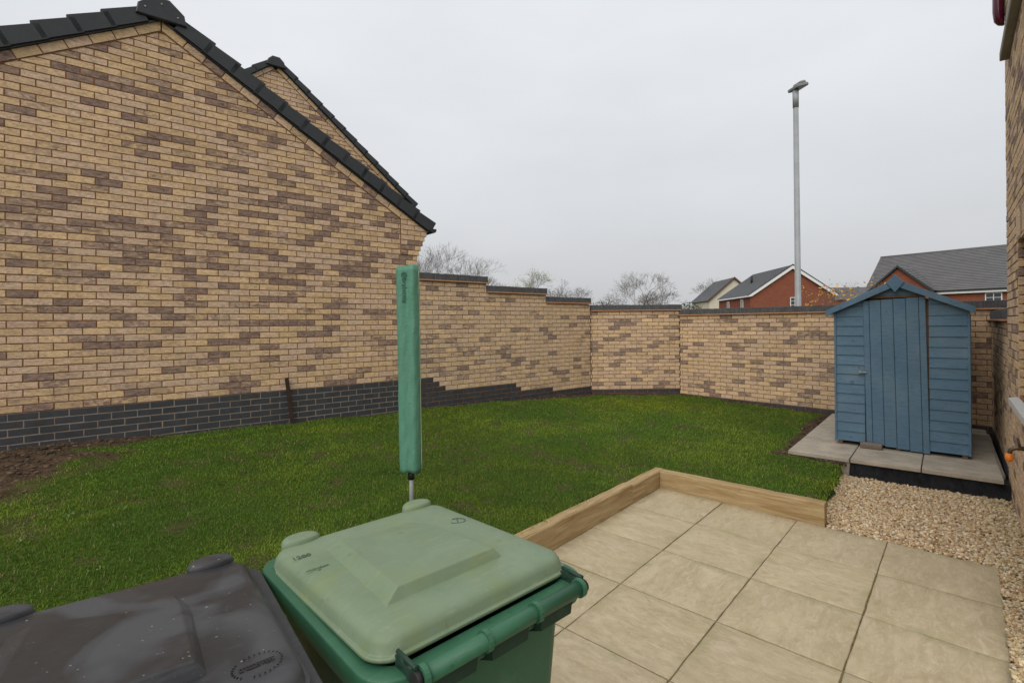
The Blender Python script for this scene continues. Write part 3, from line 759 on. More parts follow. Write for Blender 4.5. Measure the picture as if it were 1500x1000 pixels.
def coping(thing, s0, s1, z, front=-.012, back=.225, over=.03):
    """tile creasing and a brick-on-edge coping whose underside is at z"""
    m = MB(); s = s0
    while s < s1-.02:
        e = min(s+.262, s1); m.box((s, -over-.012+random.uniform(-.003,.003), z+.004), (e, back+over, z+.024+random.uniform(-.001,.001)), .003); s += .265
    m.build('creasing_tiles', M_CREAS, thing)
    m = MB(); s = s0
    while s < s1-.02:
        e = min(s+.066, s1); m.box((s, front+random.uniform(-.003,.003), z+.026), (e, back-.01, z+.128+random.uniform(-.0025,.0025)), .005); s += .075
    prop(m.build('coping_bricks', M_COPE, thing), kind='stuff')
    m = MB(); m.box((s0+.004, front+.006, z+.022), (s1-.004, back-.016, z+.121)); m.build('coping_mortar', M_COPEM, thing)

# ---- garage
GA, GT = 1.26, 4.977                   # apex along the wall, height of the gable brickwork at the apex
GS = .594                              # roof slope
G0, G1 = -1.95, 4.47
gar = empty('garage', (O_W[0], O_W[1], 0), A_W, 'buff brick garage gable with dark tiled verge and charcoal brick plinth', 'garage')
def gclip(s, z): return [(GS, 1, GT+GS*GA), (-GS, 1, GT-GS*GA)]
KN0, KNR = 4.19, 25
def gskip(s, z, r): return s > KN0 and r >= KNR
def gcut(a, b, r):
    if r >= KNR and a < KN0 < b: return [(a, KN0-.004), (KN0+.004, b)]
    return [(a, b)]
brickwork(gar, A_W, G0, G1, -7, 56, Z0, M_BRICK, .36, 'garage', gclip, lambda s, r: r < 0, 0.0, 300, gskip, cut=gcut)
core = MB(); core.prism([(G0,.1),(G1-.004,.1),(G1-.004,Z0+25*.075),(G1+.02, GT-GS*(G1-GA)), (GA,GT-.0),(G0, GT-GS*(GA-G0))], .0065, .26); core.build('mortar', M_MORTAR, gar)
core = MB(); core.prism([(G0,.1),(G1-.006,.1),(G1-.006,Z0-.004),(G0,Z0-.004)], .0045, .0062); core.build('plinth_mortar', M_MORTP, gar)
bodyg = MB(); bodyg.prism([(G0,.1),(G1-.01,.1),(G1-.01, GT-GS*(G1-GA)-.02),(GA,GT-.02),(G0, GT-GS*(GA-G0)-.02)], .262, 2.82); bodyg.build('side_walls', M_MORTAR, gar)
# corbelled kneeler at the eaves
kclip = [(GS, 1, GT+.132+GS*GA)]
for r in range(KNR, 34):
    z = Z0+r*.075+JT/2; right = G1+.018+.034*min(r-KNR, 5)
    x = KN0+.006; first = .10 if r % 2 else .215
    while x < right-.03:
        e = min(x+first, right); first = BW
        if right-e < .05: e = right
        poly = [(x,z),(e,z),(e,z+BH),(x,z+BH)]
        for cl in kclip: 
            poly = clip(poly, *cl)
            if len(poly) < 3: break
        if len(poly) >= 3 and area(poly) > 4e-4:
            m = MB(); m.prism(poly, -.014, .05, brick_tone(.2), .0025); m.build('kneeler_brick', M_BRICK, gar)
        x = e+JT
kc = MB(); kp = [(KN0+.004, Z0+KNR*.075+.004)]
for r in range(KNR, 34):
    right = G1+.006+.034*min(r-KNR, 5); kp += [(right, Z0+r*.075+.006), (right, Z0+(r+1)*.075-.002)]
kp += [(KN0+.004, Z0+34*.075)]
kp2 = kp
for cl in kclip: kp2 = clip(kp2, *cl)
kc.prism(kp2, -.006, .24); kc.build('kneeler_mortar', M_MORTAR, gar)
# sloping course of bricks under the verge, and the verge tiles
SA = math.atan(GS)
def slopeM(side, dist, lift):
    """frame at distance `dist` down the slope from the apex, x axis running down the slope"""
    x = GA+side*dist*cos(SA); z = GT-dist*sin(SA)
    n = (side*sin(SA), cos(SA))
    return x+n[0]*lift, z+n[1]*lift
def sl_poly(side, d0, d1, l0, l1, l0b=None, l1b=None):
    a = slopeM(side, d0, l0); b = slopeM(side, d1, l0 if l0b is None else l0b); c = slopeM(side, d1, l1 if l1b is None else l1b); d = slopeM(side, d0, l1)
    return [a, b, c, d]
for side, dmax in ((1, 3.45), (-1, 3.75)):
    d = .012
    while d < dmax:
        p = sl_poly(side, d, min(d+BW, dmax), .010, .095)
        if d < .02: p = [(GA+side*.006, GT+.012), p[1], p[2], (GA+side*.006, GT+.115)]
        m = MB(); m.prism(p, -.012, .05, brick_tone(.22), .0025); m.build('verge_brick', M_BRICK, gar); d += .225
    m = MB(); m.prism(sl_poly(side, -.0, dmax, -.002, .11), -.001, .2); m.build('verge_mortar', M_MORTAR, gar)
    m = MB(); m.prism(sl_poly(side, -.02, dmax+.40, .098, .118), -.035, .26); m.build('undercloak', M_GUTTER, gar)
    d = .10; 
    while d < dmax+.12:
        m = MB(); m.prism(sl_poly(side, d-.03, d+.345, .112, .262, .118, .292), -.058, -.030, ch=.004)
        m.prism(sl_poly(side, d-.03, d+.345, .250, .262, .280, .292), -.052, .20)
        m.build('verge_tile', M_TILE, gar); d += .315
    rf = MB(); rf.prism(sl_poly(side, -.0, dmax+.30, .16, .245), -.02, 2.80); rf.build('roof_slope', M_TILE, gar)
m = MB(); w = .20
m.prism([(GA-.235,GT+.10),(GA+.235,GT+.10),(GA+.215,GT+.22),(GA+.075,GT+.345),(GA-.075,GT+.345),(GA-.215,GT+.22)], -.085, -.03, ch=.012)
rc = m.build('ridge_end_cap', M_TILE, gar)
for (sx_, sz_) in ((-.15,.19),(.15,.17),(.0,.27)):
    m = MB(); m.tube([(GA+sx_,-.092,GT+sz_),(GA+sx_,-.083,GT+sz_)], .009, 8); m.build('screw', M_STEEL, rc)
m = MB(); m.prism([(GA-.14,GT+.25),(GA+.14,GT+.25),(GA+.075,GT+.335),(GA-.075,GT+.335)], -.03, 2.8); m.build('ridge_tiles', M_TILE, gar)
m = MB(); ex, ez = slopeM(1, 3.86, .16); rings = []
for yy in (-.07, 2.8):
    rings.append([(ex+.055+.055*cos(t_), yy, ez-.015+.055*sin(t_)) for t_ in np.linspace(pi, 2*pi, 9)] + [(ex+.10, yy, ez-.005), (ex+.01, yy, ez-.005)])
m.loft(rings, smooth=False); m.build('gutter', M_GUTTER, gar)

# ---- taller house behind the garage
ang = A_W
hb_o = np.array(O_W)+np.array([-sin(A_W), cos(A_W)])*2.83
hbh = empty('gabled_house', (hb_o[0], hb_o[1], 0), A_W, 'taller buff brick house gable rising behind the garage roof', 'house')
BA, BT = 3.19, 6.28; BS = .80
def bclip(s, z): return [(BS, 1, BT+BS*BA), (-BS, 1, BT-BS*BA)]
brickwork(hbh, A_W, .2, 5.55, 46, 85, 0.0, M_BRICK, .30, 'garage', bclip, None, .07, 300)
m = MB(); m.prism([(.2,.0),(5.55,0),(5.55,BT-BS*(5.55-BA)),(BA,BT),(.2,BT-BS*(BA-.2))], .0065, .4); m.build('mortar', M_MORTAR, hbh)
m = MB(); m.prism([(.2,.0),(5.53,0),(5.53,BT-BS*(5.55-BA)-.02),(BA,BT-.02),(.2,BT-BS*(BA-.2)-.02)], .402, 8.0); m.build('side_walls', M_MORTAR, hbh)
SB = math.atan(BS)
def sl2(side, d0, d1, l0, l1, l0b=None, l1b=None):
    def f(d, l): return (BA+side*(d*cos(SB)+l*sin(SB)), BT-d*sin(SB)+l*cos(SB))
    return [f(d0,l0), f(d1,l0 if l0b is None else l0b), f(d1,l1 if l1b is None else l1b), f(d0,l1)]
for side, dm in ((1, 3.22), (-1, 3.8)):
    d = .02
    while d < dm-.1:
        m = MB(); m.prism(sl2(side, d, d+BW, .008, .07), -.012, .05, brick_tone(.2), .0025); m.build('verge_brick', M_BRICK, hbh); d += .225
    d = .04
    while d < dm:
        m = MB(); m.prism(sl2(side, d-.02, d+.31, .080, .165, .085, .190), -.06, .20, ch=.004); m.build('verge_tile', M_TILE, hbh); d += .285
    m = MB(); m.prism(sl2(side, 0, dm+.15, .072, .150), -.02, 8.1); m.build('roof_slope', M_TILE, hbh)
m = MB(); m.prism([(BA-.17,BT+.02),(BA+.17,BT+.02),(BA+.13,BT+.13),(BA+.06,BT+.195),(BA-.06,BT+.195),(BA-.13,BT+.13)], -.085, 8.1, ch=.01); m.build('ridge_cap', M_TILE, hbh)
m = MB(); gp = sl2(1, 3.36, 3.5, .06, .10); m.box((gp[0][0]-.02, -.08, gp[0][1]-.06), (gp[0][0]+.10, 8.0, gp[0][1]+.0), .02); m.build('gutter', M_GUTTER, hbh)

# ---- stepped garden wall
def dark_W(s, r):
    if r >= 0: return False
    lim = 0 if s < 4.80 else -1 if s < 4.90 else -2 if s < 4.99 else -3 if s < 6.46 else -5 if s < 7.40 else -6
    return r < lim
sw_ = empty('garden_wall', (O_W[0], O_W[1], 0), A_W, 'buff brick garden wall with stepped dark coping, joined to the garage', 'wall', 'buff brick garden walls')
SE = 8.372
steps = [(G1+.012, 5.775, 20), (5.775, 7.15, 18), (7.15, SE, 16)]
def wclip(s, z): 
    return []
def wskip(s, z, r):
    return r >= (20 if s < 5.775 else 18 if s < 7.15 else 16)
def wcut(a, b, r):
    for cpt, rr in ((5.775, 18), (7.15, 16)):
        if r >= rr and a < cpt < b: return [(a, cpt-.003), (cpt+.004, b)]
    return [(a, b)]
def wrag(a, b, r): return (a, min(b, SE-(.0 if r % 2 else .012)))
brickwork(sw_, A_W, G1+.012, SE, -9, 20, Z0, M_BRICKG, .24, 'garden', wclip, dark_W, .0, 300, wskip, cut=wcut, ragged=wrag)
m = MB(); m.prism([(G1+.012,.0),(SE-.05,.0),(SE-.05,Z0+16*.075),(7.15,Z0+16*.075),(7.15,Z0+18*.075),(5.775,Z0+18*.075),(5.775,Z0+20*.075),(G1+.012,Z0+20*.075)], .0065, .215); m.build('mortar', M_MORTAR, sw_)
for i, (a, b, r) in enumerate(steps): coping(sw_, a+(.0 if i else .0)+.004, b+.03 if i < 2 else b+.02, Z0+r*.075)
# ---- short facing length between the corners
wd2 = empty('garden_wall', (K1[0], K1[1], 0), atan2(K2[1]-K1[1], K2[0]-K1[0]), 'short square-on length of buff brick wall between two corners', 'wall', 'buff brick garden walls')
LD = sqrt((K2[0]-K1[0])**2+(K2[1]-K1[1])**2); ZD = .315
brickwork(wd2, wd2.rotation_euler[2], .0, LD, -3, 21, ZD, M_BRICKG, .24, 'garden', dark=lambda s, r: r < 0, limit=300, phase=.03, ragged=lambda a, b, r: (max(a, .0 if r % 2 else .016), min(b, LD-(.014 if r % 2 else .0))))
m = MB(); m.box((.03,.0065,.0),(LD-.03,.215,ZD+21*.075)); m.build('mortar', M_MORTAR, wd2)
m = MB(); m.box((-.02,.05,.0),(LD+.04,.21,ZD+21*.075-.004)); m.build('corner_fill', M_MORTAR, wd2)
coping(wd2, .01, LD+.05, ZD+21*.075)
# ---- wall behind the shed
we = empty('garden_wall', (K2[0], K2[1], 0), A_E, 'long buff brick wall running behind the blue shed with level dark coping', 'wall', 'buff brick garden walls')
LE = sqrt((K3[0]-K2[0])**2+(K3[1]-K2[1])**2); ZE = .21
brickwork(we, A_E, .0, LE, -2, 21, ZE, M_BRICKG, .24, 'garden', dark=lambda s, r: r < 0, limit=300, phase=.06, ragged=lambda a, b, r: (max(a, .012 if r % 2 else .0), b))
m = MB(); m.box((.03,.0065,.0),(LE+.2,.215,ZE+21*.075)); m.build('mortar', M_MORTAR, we)
coping(we, -.03, LE+.2, ZE+21*.075)
# ---- low wall between that corner and the house
LF = sqrt((K3[0]-HC[0])**2+(K3[1]-HC[1])**2); A_F = atan2(HC[1]-K3[1], HC[0]-K3[0])
wf = empty('garden_wall', (K3[0], K3[1], 0), A_F, 'low shaded brick wall in the gap between shed and house', 'wall', 'buff brick garden walls')
brickwork(wf, A_F, .0, LF, -3, 19, ZE, M_BRICKG, .3, 'garden', dark=lambda s, r: r < 0, limit=300, phase=.1)
m = MB(); m.box((-.2,.0065,-.1),(LF,.215,ZE+19*.075)); m.build('mortar', M_MORTAR, wf)
coping(wf, -.2, LF-.004, ZE+19*.075)

# ---- house on the right
HL = 3.4  # unseen length cut short so more light reaches the shed and patio
hs = empty('house', (HC[0], HC[1], 0), A_H, 'buff brick house wall with a pale window sill, seen edge-on beside the gravel', 'house')
WN0, WN1, WZ0, WZ1 = 1.02, 2.3, 1.03, 2.31
UZ0, UZ1 = 4.09, 5.2
def hskip(s, z, r): return False
def hcut(a, b, r):
    z = -.115+r*.075+.037
    if WZ0-.02 < z < WZ1 or UZ0-.02 < z < UZ1:
        o_ = []
        if a < WN0: o_.append((a, min(b, WN0)))
        if b > WN1: o_.append((max(a, WN1), b))
        return [q_ for q_ in o_ if q_[1]-q_[0] > .02]
    return [(a, b)]
brickwork(hs, A_H, .0, HL, 0, 75, -.115, M_BRICK, .3, 'garage', limit=300, cut=hcut, phase=.05)
eb = MB()                                    # brickwork of the added near end wall, where the house is cut short
for r in range(75):
    z = -.115+r*.075+JT/2; u = -.1125*(r % 2)+.002
    while u < 7.0:
        a, b_ = max(u+JT/2, .0), min(u+.225-JT/2, 7.0)
        if b_-a > .03:
            t0 = MB().prism([(a,z),(b_,z),(b_,z+BH),(a,z+BH)], 0, .028, brick_tone(.3), .0026)
            eb.add([(HL+.0065-p[1], p[0], p[2]) for p in t0.v], t0.f, t0.c[0])
        u += .225
prop(eb.build('end_brickwork', M_BRICK, hs), kind='stuff')
# masonry behind the face, left open at the windows
zt = 5.5
m = MB()
def solid(a, b, z0_, z1_, y0_=.0065, y1_=.30): m.box((a, y0_, z0_), (b, y1_, z1_))
solid(.004, WN0-.006, -.12, zt); solid(WN1+.006, HL, -.12, zt); solid(WN0-.006, WN1+.006, -.12, WZ0-.006); solid(WN0-.006, WN1+.006, WZ1+.006, UZ0-.006); solid(WN0-.006, WN1+.006, UZ1+.006, zt)
m.build('mortar', M_MORTAR, hs)
m = MB(); m.box((.006,.302,-.12),(HL,7.0,zt-.01)); m.build('inner_walls', M_MORTAR, hs)
# window reveals laid in brick
for wi, (z0_, z1_) in enumerate(((WZ0, WZ1), (UZ0, UZ1))):
    r = 0; z = z0_
    while z+BH < z1_+.02:
        dpt = .102 if r % 2 else .09
        mm = MB(); mm.prism([(0,0),(dpt,0),(dpt,BH),(0,BH)], 0, .02, brick_tone(.3), .002)
        o = link('reveal_brick', mm.mesh('reveal_brick'), M_BRICK, hs, (WN0+.0125, .004, z+JT/2), (0,0,pi/2)); r += 1; z += .075
    fr = MB(); t_ = .055
    fr.box((WN0+.014,.13,z0_),(WN0+t_+.014,.19,z1_),.006); fr.box((WN1-t_,.13,z0_),(WN1-.004,.19,z1_),.006); fr.box((WN0+t_+.014,.132,z0_),(WN1-t_,.188,z0_+t_),.006); fr.box((WN0+t_+.014,.132,z1_-t_),(WN1-t_,.188,z1_),.006); fr.box(((WN0+WN1)/2-.03,.133,z0_+t_),((WN0+WN1)/2+.03,.187,z1_-t_),.006)
    f_ = fr.build('window_frame', M_WHITE, hs)
    gl = MB(); gl.box((WN0+t_,.155,z0_+t_),(WN1-t_,.165,z1_-t_)); gl.build('pane', M_GLASS, f_)
sm_ = MB(); sm_.add([(WN0-.10,-.055,WZ0-.075),(WN1+.1,-.055,WZ0-.075),(WN1+.1,.14,WZ0-.075),(WN0-.10,.14,WZ0-.075),(WN0-.10,-.055,WZ0-.028),(WN1+.1,-.055,WZ0-.028),(WN1+.1,.14,WZ0+.004),(WN0-.10,.14,WZ0+.004)], [(3,2,1,0),(4,5,6,7),(0,1,5,4),(1,2,6,5),(2,3,7,6),(3,0,4,7)]); sm_.build('window_sill', M_SILL, hs)
sm_ = MB(); sm_.box((WN0-.62,-.06,UZ0-.075),(WN1+.1,.14,UZ0+.003),.006); sm_.build('upper_sill', M_SILLD, hs)
m = MB()
for k in range(16): m.box((WN0-.05+.075*k, -.003, WZ1+.004), (WN0-.05+.075*k+.066, .1, WZ1+.215), .003, col=brick_tone(.3))
m.build('window_head', M_BRICK, hs)
m = MB(); m.box((.0,.01,zt),(HL,7.0,zt+.02)); m.prism([(0,0),(.01,0),(.01,.01)],0,.01); m.build('eaves_board', M_WHITE, hs)

# ------------------------------------------------------------------ outside tap with hose connector, wall fixture
tp = empty('outside_tap', (HC[0]+hd[0]*2.1, HC[1]+hd[1]*2.1, .80), A_H, 'brass outside tap with orange hose connector on the house wall', 'tap')
m = MB(); m.tube([(0,.03,0),(0,-.055,0)], .012, 10); m.tube([(0,-.005,0),(0,.0,0)], .024, 12); m.build('tap_inlet', M_BRASS, tp)
m = MB(); m.tube([(0,-.05,.0),(0,-.095,.0),(0,-.118,-.018),(0,-.122,-.048)], [.015,.015,.0135,.0125], 10); m.build('tap_spout', M_BRASS, tp)
m = MB(); m.tube([(0,-.072,.01),(0,-.082,.06)], .007, 8); m.tube([(-.03,-.083,.062),(.03,-.083,.066)], .0055, 8); m.build('tap_handle', M_BRASS, tp)
m = MB(); m.tube([(0,-.122,-.040),(0,-.1225,-.052),(0,-.123,-.054),(0,-.1235,-.080),(0,-.124,-.096)], [.017,.017,.0215,.0215,.013], 14); m.build('hose_connector', M_ORANGE, tp)
m = MB(); m.tube([(0,-.04,0),(0,-.048,0)], .0165, 10); m.build('collar', M_WHITE, tp)
fx = empty('wall_fixture', (HC[0]-hd[0]*.0, HC[1]-hd[1]*.0, 4.62), A_H, 'glossy dark red fixture at the top corner of the house wall', 'fixture')
rings = []
for (z, w, d0) in ((-.14,.02,.02),(-.125,.04,.05),(-.09,.05,.075),(.0,.055,.085),(.14,.055,.085),(.2,.04,.06)):
    rings.append([(.07+w*cos(t_), -.004-d0*.5+d0*.5*sin(t_), z) for t_ in np.linspace(0, 2*pi, 16, endpoint=False)])
m = MB(); m.loft(rings); m.build('casing', M_MAROON, fx)
m = MB(); m.box((.05,-.03,-.05),(.09,.01,.12),.004); m.build('backplate', M_BLACK, fx)

# ------------------------------------------------------------------ shed
SO = np.array([3.995, 6.18]); A_S = radians(-41.8)
sh = empty('garden_shed', (SO[0], SO[1], 0), A_S, 'blue painted timber shed with overlapping boards on a paved base', 'shed')
SW, SDp = 1.185, 1.75; SX0 = -.035; SX1 = SX0+SW+.03; ZB = .205; ZEV = 1.775; AX = .565; ZAP = 2.075
rs = (ZAP-ZEV)/(AX-SX0)                     # roof slope of the wall top
# framing behind the boards
m = MB(); m.prism([(SX0+.02,ZB+.01),(SX1-.02,ZB+.01),(SX1-.02,ZEV-.03),(AX,ZAP-.05),(SX0+.02,ZEV-.03)], .034, .05); m.build('front_frame', M_RAWWOOD, sh)
DX0, DX1 = .262, .848
def lap(m, x0, x1, z0, z1, pol=None):
    # one weatherboard: thick at the bottom, thin at the top
    m.add([(x0,-.004,z0),(x1,-.004,z0),(x1,.016,z0),(x0,.016,z0),(x0,.010,z1),(x1,.010,z1),(x1,.016,z1),(x0,.016,z1)], [(3,2,1,0),(4,5,6,7),(0,1,5,4),(1,2,6,5),(2,3,7,6),(3,0,4,7)])
BP = .1155
def top_of(x): return ZEV+ (x-SX0)*rs if x < AX else ZAP-(x-AX)*rs
for (x0, x1) in ((SX0, DX0-.004), (DX1+.004, SX1)):
    z = ZB
    while z < ZAP:
        z1 = z+BP+.012
        lo = min(top_of(x0), top_of(x1)); hi = max(top_of(x0), top_of(x1))
        m = MB()
        if z1 < lo:
            dz = random.uniform(-.003,.003); lap(m, x0+random.uniform(-.002,.002), x1, z+dz, z1+dz); m.build('weatherboard', M_SHED, sh)
        elif z < hi:
            poly = [(x0,z),(x1,z),(x1,min(z1,ZAP)),(x0,min(z1,ZAP))]
            poly = clip(poly, -rs, 1, ZEV-rs*SX0); poly = clip(poly, rs, 1, ZAP+rs*AX)
            if len(poly) >= 3: m.prism(poly, .0, .016); m.build('weatherboard', M_SHED, sh)
        z += BP
m = MB(); gp = [(DX0-.006,1.945),(DX1+.006,1.945),(DX1+.006,top_of(DX1)),(AX,ZAP),(DX0-.006,top_of(DX0))]; m.prism(gp, .002, .016); m.build('gable_board', M_SHED, sh)
m = MB(); m.box((DX0-.003,-.008,1.918),(DX1+.003,.014,1.943)); m.build('door_head', M_RAWWOOD, sh)
# door: planks leaning a little out of true
dr = empty('door', (DX0+.012, -.012, .19), 0); dr.parent = sh; dr.rotation_euler = (0, radians(-.95), 0)
xs = [0, .062, .174, .289, .404, .519, .580]; ph_ = [1.688,1.690,1.694,1.698,1.702,1.706]
for i in range(6):
    m = MB(); m.box((xs[i]+.0015, random.uniform(-.0015,.0015)-.006, .018-.010*i), (xs[i+1]-.0015, .014, ph_[i]+.012), .004); m.build('door_plank', M_SHED, dr)
m = MB(); m.box((.01,.0142,.2),(.57,.03,.3)); m.box((.01,.0142,1.35),(.57,.03,1.45)); m.build('door_brace', M_RAWWOOD, dr)
lt = MB(); lt.box((-.052,-.026,.846),(.028,-.008,.862),.004); lt.box((-.056,-.03,.838),(-.03,-.006,.872),.004); lt.tube([(-.04,-.045,.856),(-.04,-.02,.856)], .008, 8); lt.build('latch', M_STEEL, dr)
m = MB()
for (x, w) in ((SX0-.012,.022),(SX1-.008,.022)):
    m = MB(); m.box((x,-.014,ZB-.01),(x+w,.034,ZEV-.012),.003); m.build('corner_trim', M_SHED, sh)
# sides and back
for (x, sgn) in ((SX0-.003,-1),(SX1+.003,1)):
    z = ZB
    while z+BP < ZEV-.02:
        m = MB(); q0, q1 = (x-.016, x) if sgn < 0 else (x, x+.016); o0 = q0 if sgn < 0 else q1
        m.box((q0,.036,z),(q1,SDp,z+BP+.004)); m.build('side_board', M_SHED, sh); z += BP
m = MB(); m.box((SX0+.001,.052,ZB+.005),(SX1-.001,SDp-.001,ZEV-.03)); m.build('shed_body', M_RAWWOOD, sh)
# roof, barge boards, finial
OV = .062
for side in (-1, 1):
    xe = (SX0-.075) if side < 0 else (SX1+.045)
    ze = ZAP+.028-abs(xe-AX)*rs
    n = mathutils.Vector((side*rs, 0, 1)).normalized()
    m = MB(); m.prism([(AX, ZAP+.028),(xe, ze),(xe, ze+.014),(AX, ZAP+.042)], -OV, SDp+.05); m.build('roof_board', M_RAWWOOD, sh)
    m = MB(); m.prism([(AX, ZAP+.0425),(xe-side*.0-.0, ze+.0145),(xe+side*.006, ze-.012),(xe+side*.010, ze-.012),(xe+side*.008, ze+.020),(AX, ZAP+.048)], -OV+.004, SDp+.05); m.build('roof_felt', M_FELT, sh)
    m = MB(); m.prism([(AX+side*.001, ZAP+.050),(xe+side*.012, ze+.018),(xe+side*.012, ze-.050),(AX+side*.001, ZAP-.028)], -OV-.02, -OV-.002, ch=.003); m.build('barge_board', M_SHED, sh)
m = MB(); m.prism([(AX-.003, ZAP-.100),(AX+.080, ZAP+.012),(AX-.003, ZAP+.104),(AX-.084, ZAP+.012)], -OV-.036, -OV-.0205, ch=.003); m.build('finial', M_SHED, sh)
for x in (SX0+.02, .55, SX1-.06):
    m = MB(); m.box((x, .01, PADZ-.006), (x+.045, SDp, ZB+.012)); m.build('floor_bearer', M_RAWWOOD, sh)
wb = MB(); wb.box((-.105,-.045,-.003),(.105,.045,.062),.008); wo = wb.build('wood_block', M_BLOCK); p = SO+np.array([cos(A_S),sin(A_S)])*.325+np.array([sin(A_S),-cos(A_S)])*.072
wo.location = (p[0], p[1], PADZ+.004); wo.rotation_euler = (0,0,A_S+.04); prop(wo, 'weathered offcut of wood on the paving against the shed door', 'wood block')

# ------------------------------------------------------------------ leaning stake
p = np.array(O_W)+np.array([cos(A_W),sin(A_W)])*2.615+np.array([sin(A_W),-cos(A_W)])*.05
m = MB(); m.box((-.021,-.012,-.06),(.021,-.006,.60),.001); m.box((-.021,-.006,-.06),(-.015,.022,.60),.001)
so = m.build('metal_stake', M_RUST); so.location = (p[0], p[1], .40); so.rotation_euler = (radians(-1.5), radians(-6), A_W); prop(so, 'rusty angle-iron stake leaning against the garage plinth', 'stake')

# ------------------------------------------------------------------ rotary dryer in its cover
dp = (-.752, 3.72); dz = float(lawn_z(dp[0], dp[1]))
dry_ = empty('rotary_dryer', (dp[0], dp[1], dz), 0, 'folded rotary clothes dryer in a green zipped cover standing in the lawn', 'clothes dryer')
lean = radians(-.35)
m = MB(); m.tube([(0,0,-.03),(0,0,.40)], .0165, 14); m.build('pole', M_STEEL, dry_)
m = MB(); m.tube([(0,0,.285),(0,0,.345)], .024, 14); m.build('collar', M_BLACK, dry_)
rings = []; NZ = 46; NT = 56; zb_, zt_ = .581-dz, 2.085-dz
rr = random.Random(5); phs = [rr.uniform(0,6.28) for _ in range(12)]
def cover_r(t_, f):
    # a flattened sleeve folded to a soft edge on one side, with creases running down it
    w = (.078+.006*f) if f > .0 else .07
    wx = .0775+.0065*(1-f); wy = .062
    ct, st_ = cos(t_), sin(t_)
    n_ = 2.6
    r = (abs(ct/wx)**n_+abs(st_/wy)**n_)**(-1/n_)
    fold = .017*max(0, cos(t_-(-1.05)))**14 - .011*max(0, cos(t_-(-1.38)))**14 + .006*max(0, cos(t_-(-2.3)))**18 - .004*max(0, cos(t_+2.0))**12
    wr = .0016*sin(7*t_+9*f+phs[0])*sin(23*f+phs[1]+2*t_) + .0013*sin(13*t_-17*f+phs[2])*sin(41*f+3*t_) + .0012*sin(4*t_+60*f)
    return r+fold*(1.0+.3*sin(5*f+1))+wr
for i in range(NZ+1):
    f = 1-i/NZ; z = zb_+(zt_-zb_)*i/NZ
    pin = 1.0
    if i == 0: pin = .93
    if i >= NZ-1: pin = .985 if i == NZ-1 else .955
    sag = .006*sin(f*5)
    rings.append([((cover_r(t_, f)*pin)*cos(t_)-.013+.010*f+sag*.3, (cover_r(t_, f)*pin)*sin(t_), z+(.010*cos(t_+.6) if i >= NZ else 0)+(.006*sin(3*t_) if i == 0 else 0)) for t_ in np.linspace(0, 2*pi, NT, endpoint=False)])
# inside of the open top
c0 = rings[-1]; rings.append([(p_[0]*.9-.001, p_[1]*.9, p_[2]-.004) for p_ in c0]); rings.append([(p_[0]*.55-.004, p_[1]*.55, p_[2]-.010) for p_ in c0]); 
m = MB(); m.loft(rings, (True, True)); cv = m.build('cover', M_COVER, dry_)
m = MB(); m.tube([(.071+.010*(1-i/20), -.018, zb_+.02+(zt_-zb_-.05)*i/20) for i in range(21)], .0026, 6); m.build('seam', m_plain('cover_piping', (.36,.40,.24), .6), cv)
def text_mesh(body, size, extrude=.0008, align='LEFT'):
    cu = bpy.data.curves.new('txt', 'FONT'); cu.body = body; cu.size = size; cu.extrude = extrude; cu.align_x = align; cu.resolution_u = 4
    ob = bpy.data.objects.new('txt', cu); COL.objects.link(ob); bpy.context.view_layer.update()
    me = bpy.data.meshes.new_from_object(ob.evaluated_get(bpy.context.evaluated_depsgraph_get())); bpy.data.objects.remove(ob); return me
def wrap_on_cover(me, name, top):
    # lay flat lettering on the front of the sleeve: text x runs down, text y runs to the right
    vsn = np.empty(len(me.vertices)*3); me.vertices.foreach_get('co', vsn); vsn = vsn.reshape(-1, 3)
    o_ = []
    for (a, b, c) in vsn:
        z = top-a; xx = -.040+b
        f = 1-(z-zb_)/(zt_-zb_); cxo = -.013+.010*f+.0018*sin(f*5)
        t_ = -pi/2
        for _ in range(8):                      # angle whose surface point has this x
            rx = cover_r(t_, f)*cos(t_)+cxo; t_ += (xx-rx)/.062
        o_.append((xx, cover_r(t_, f)*sin(t_)-.0022-c, z))
    me.vertices.foreach_set('co', np.array(o_).ravel()); me.update(); return link(name, me, M_LOGO, cv)
wrap_on_cover(text_mesh('brabantia', .048), 'lettering', zt_-.088)
em = MB()
for (r0_, r1_) in ((.016,.021),(.006,.011)):
    k = 28
    vs_ = [(.020+r_*cos(2*pi*i/k), .014+r_*sin(2*pi*i/k), h_) for h_ in (-.0008,.0008) for r_ in (r0_, r1_) for i in range(k)]
    em.add(vs_, [(2*k+i, 3*k+i, 3*k+(i+1)%k, 2*k+(i+1)%k) for i in range(k)]+[(k+i, k+(i+1)%k, 3*k+(i+1)%k, 3*k+i) for i in range(k)])
em.box((.009,.0125,-.0008),(.016,.0155,.0008))
wrap_on_cover(em.mesh('emblem'), 'emblem', zt_-.045)

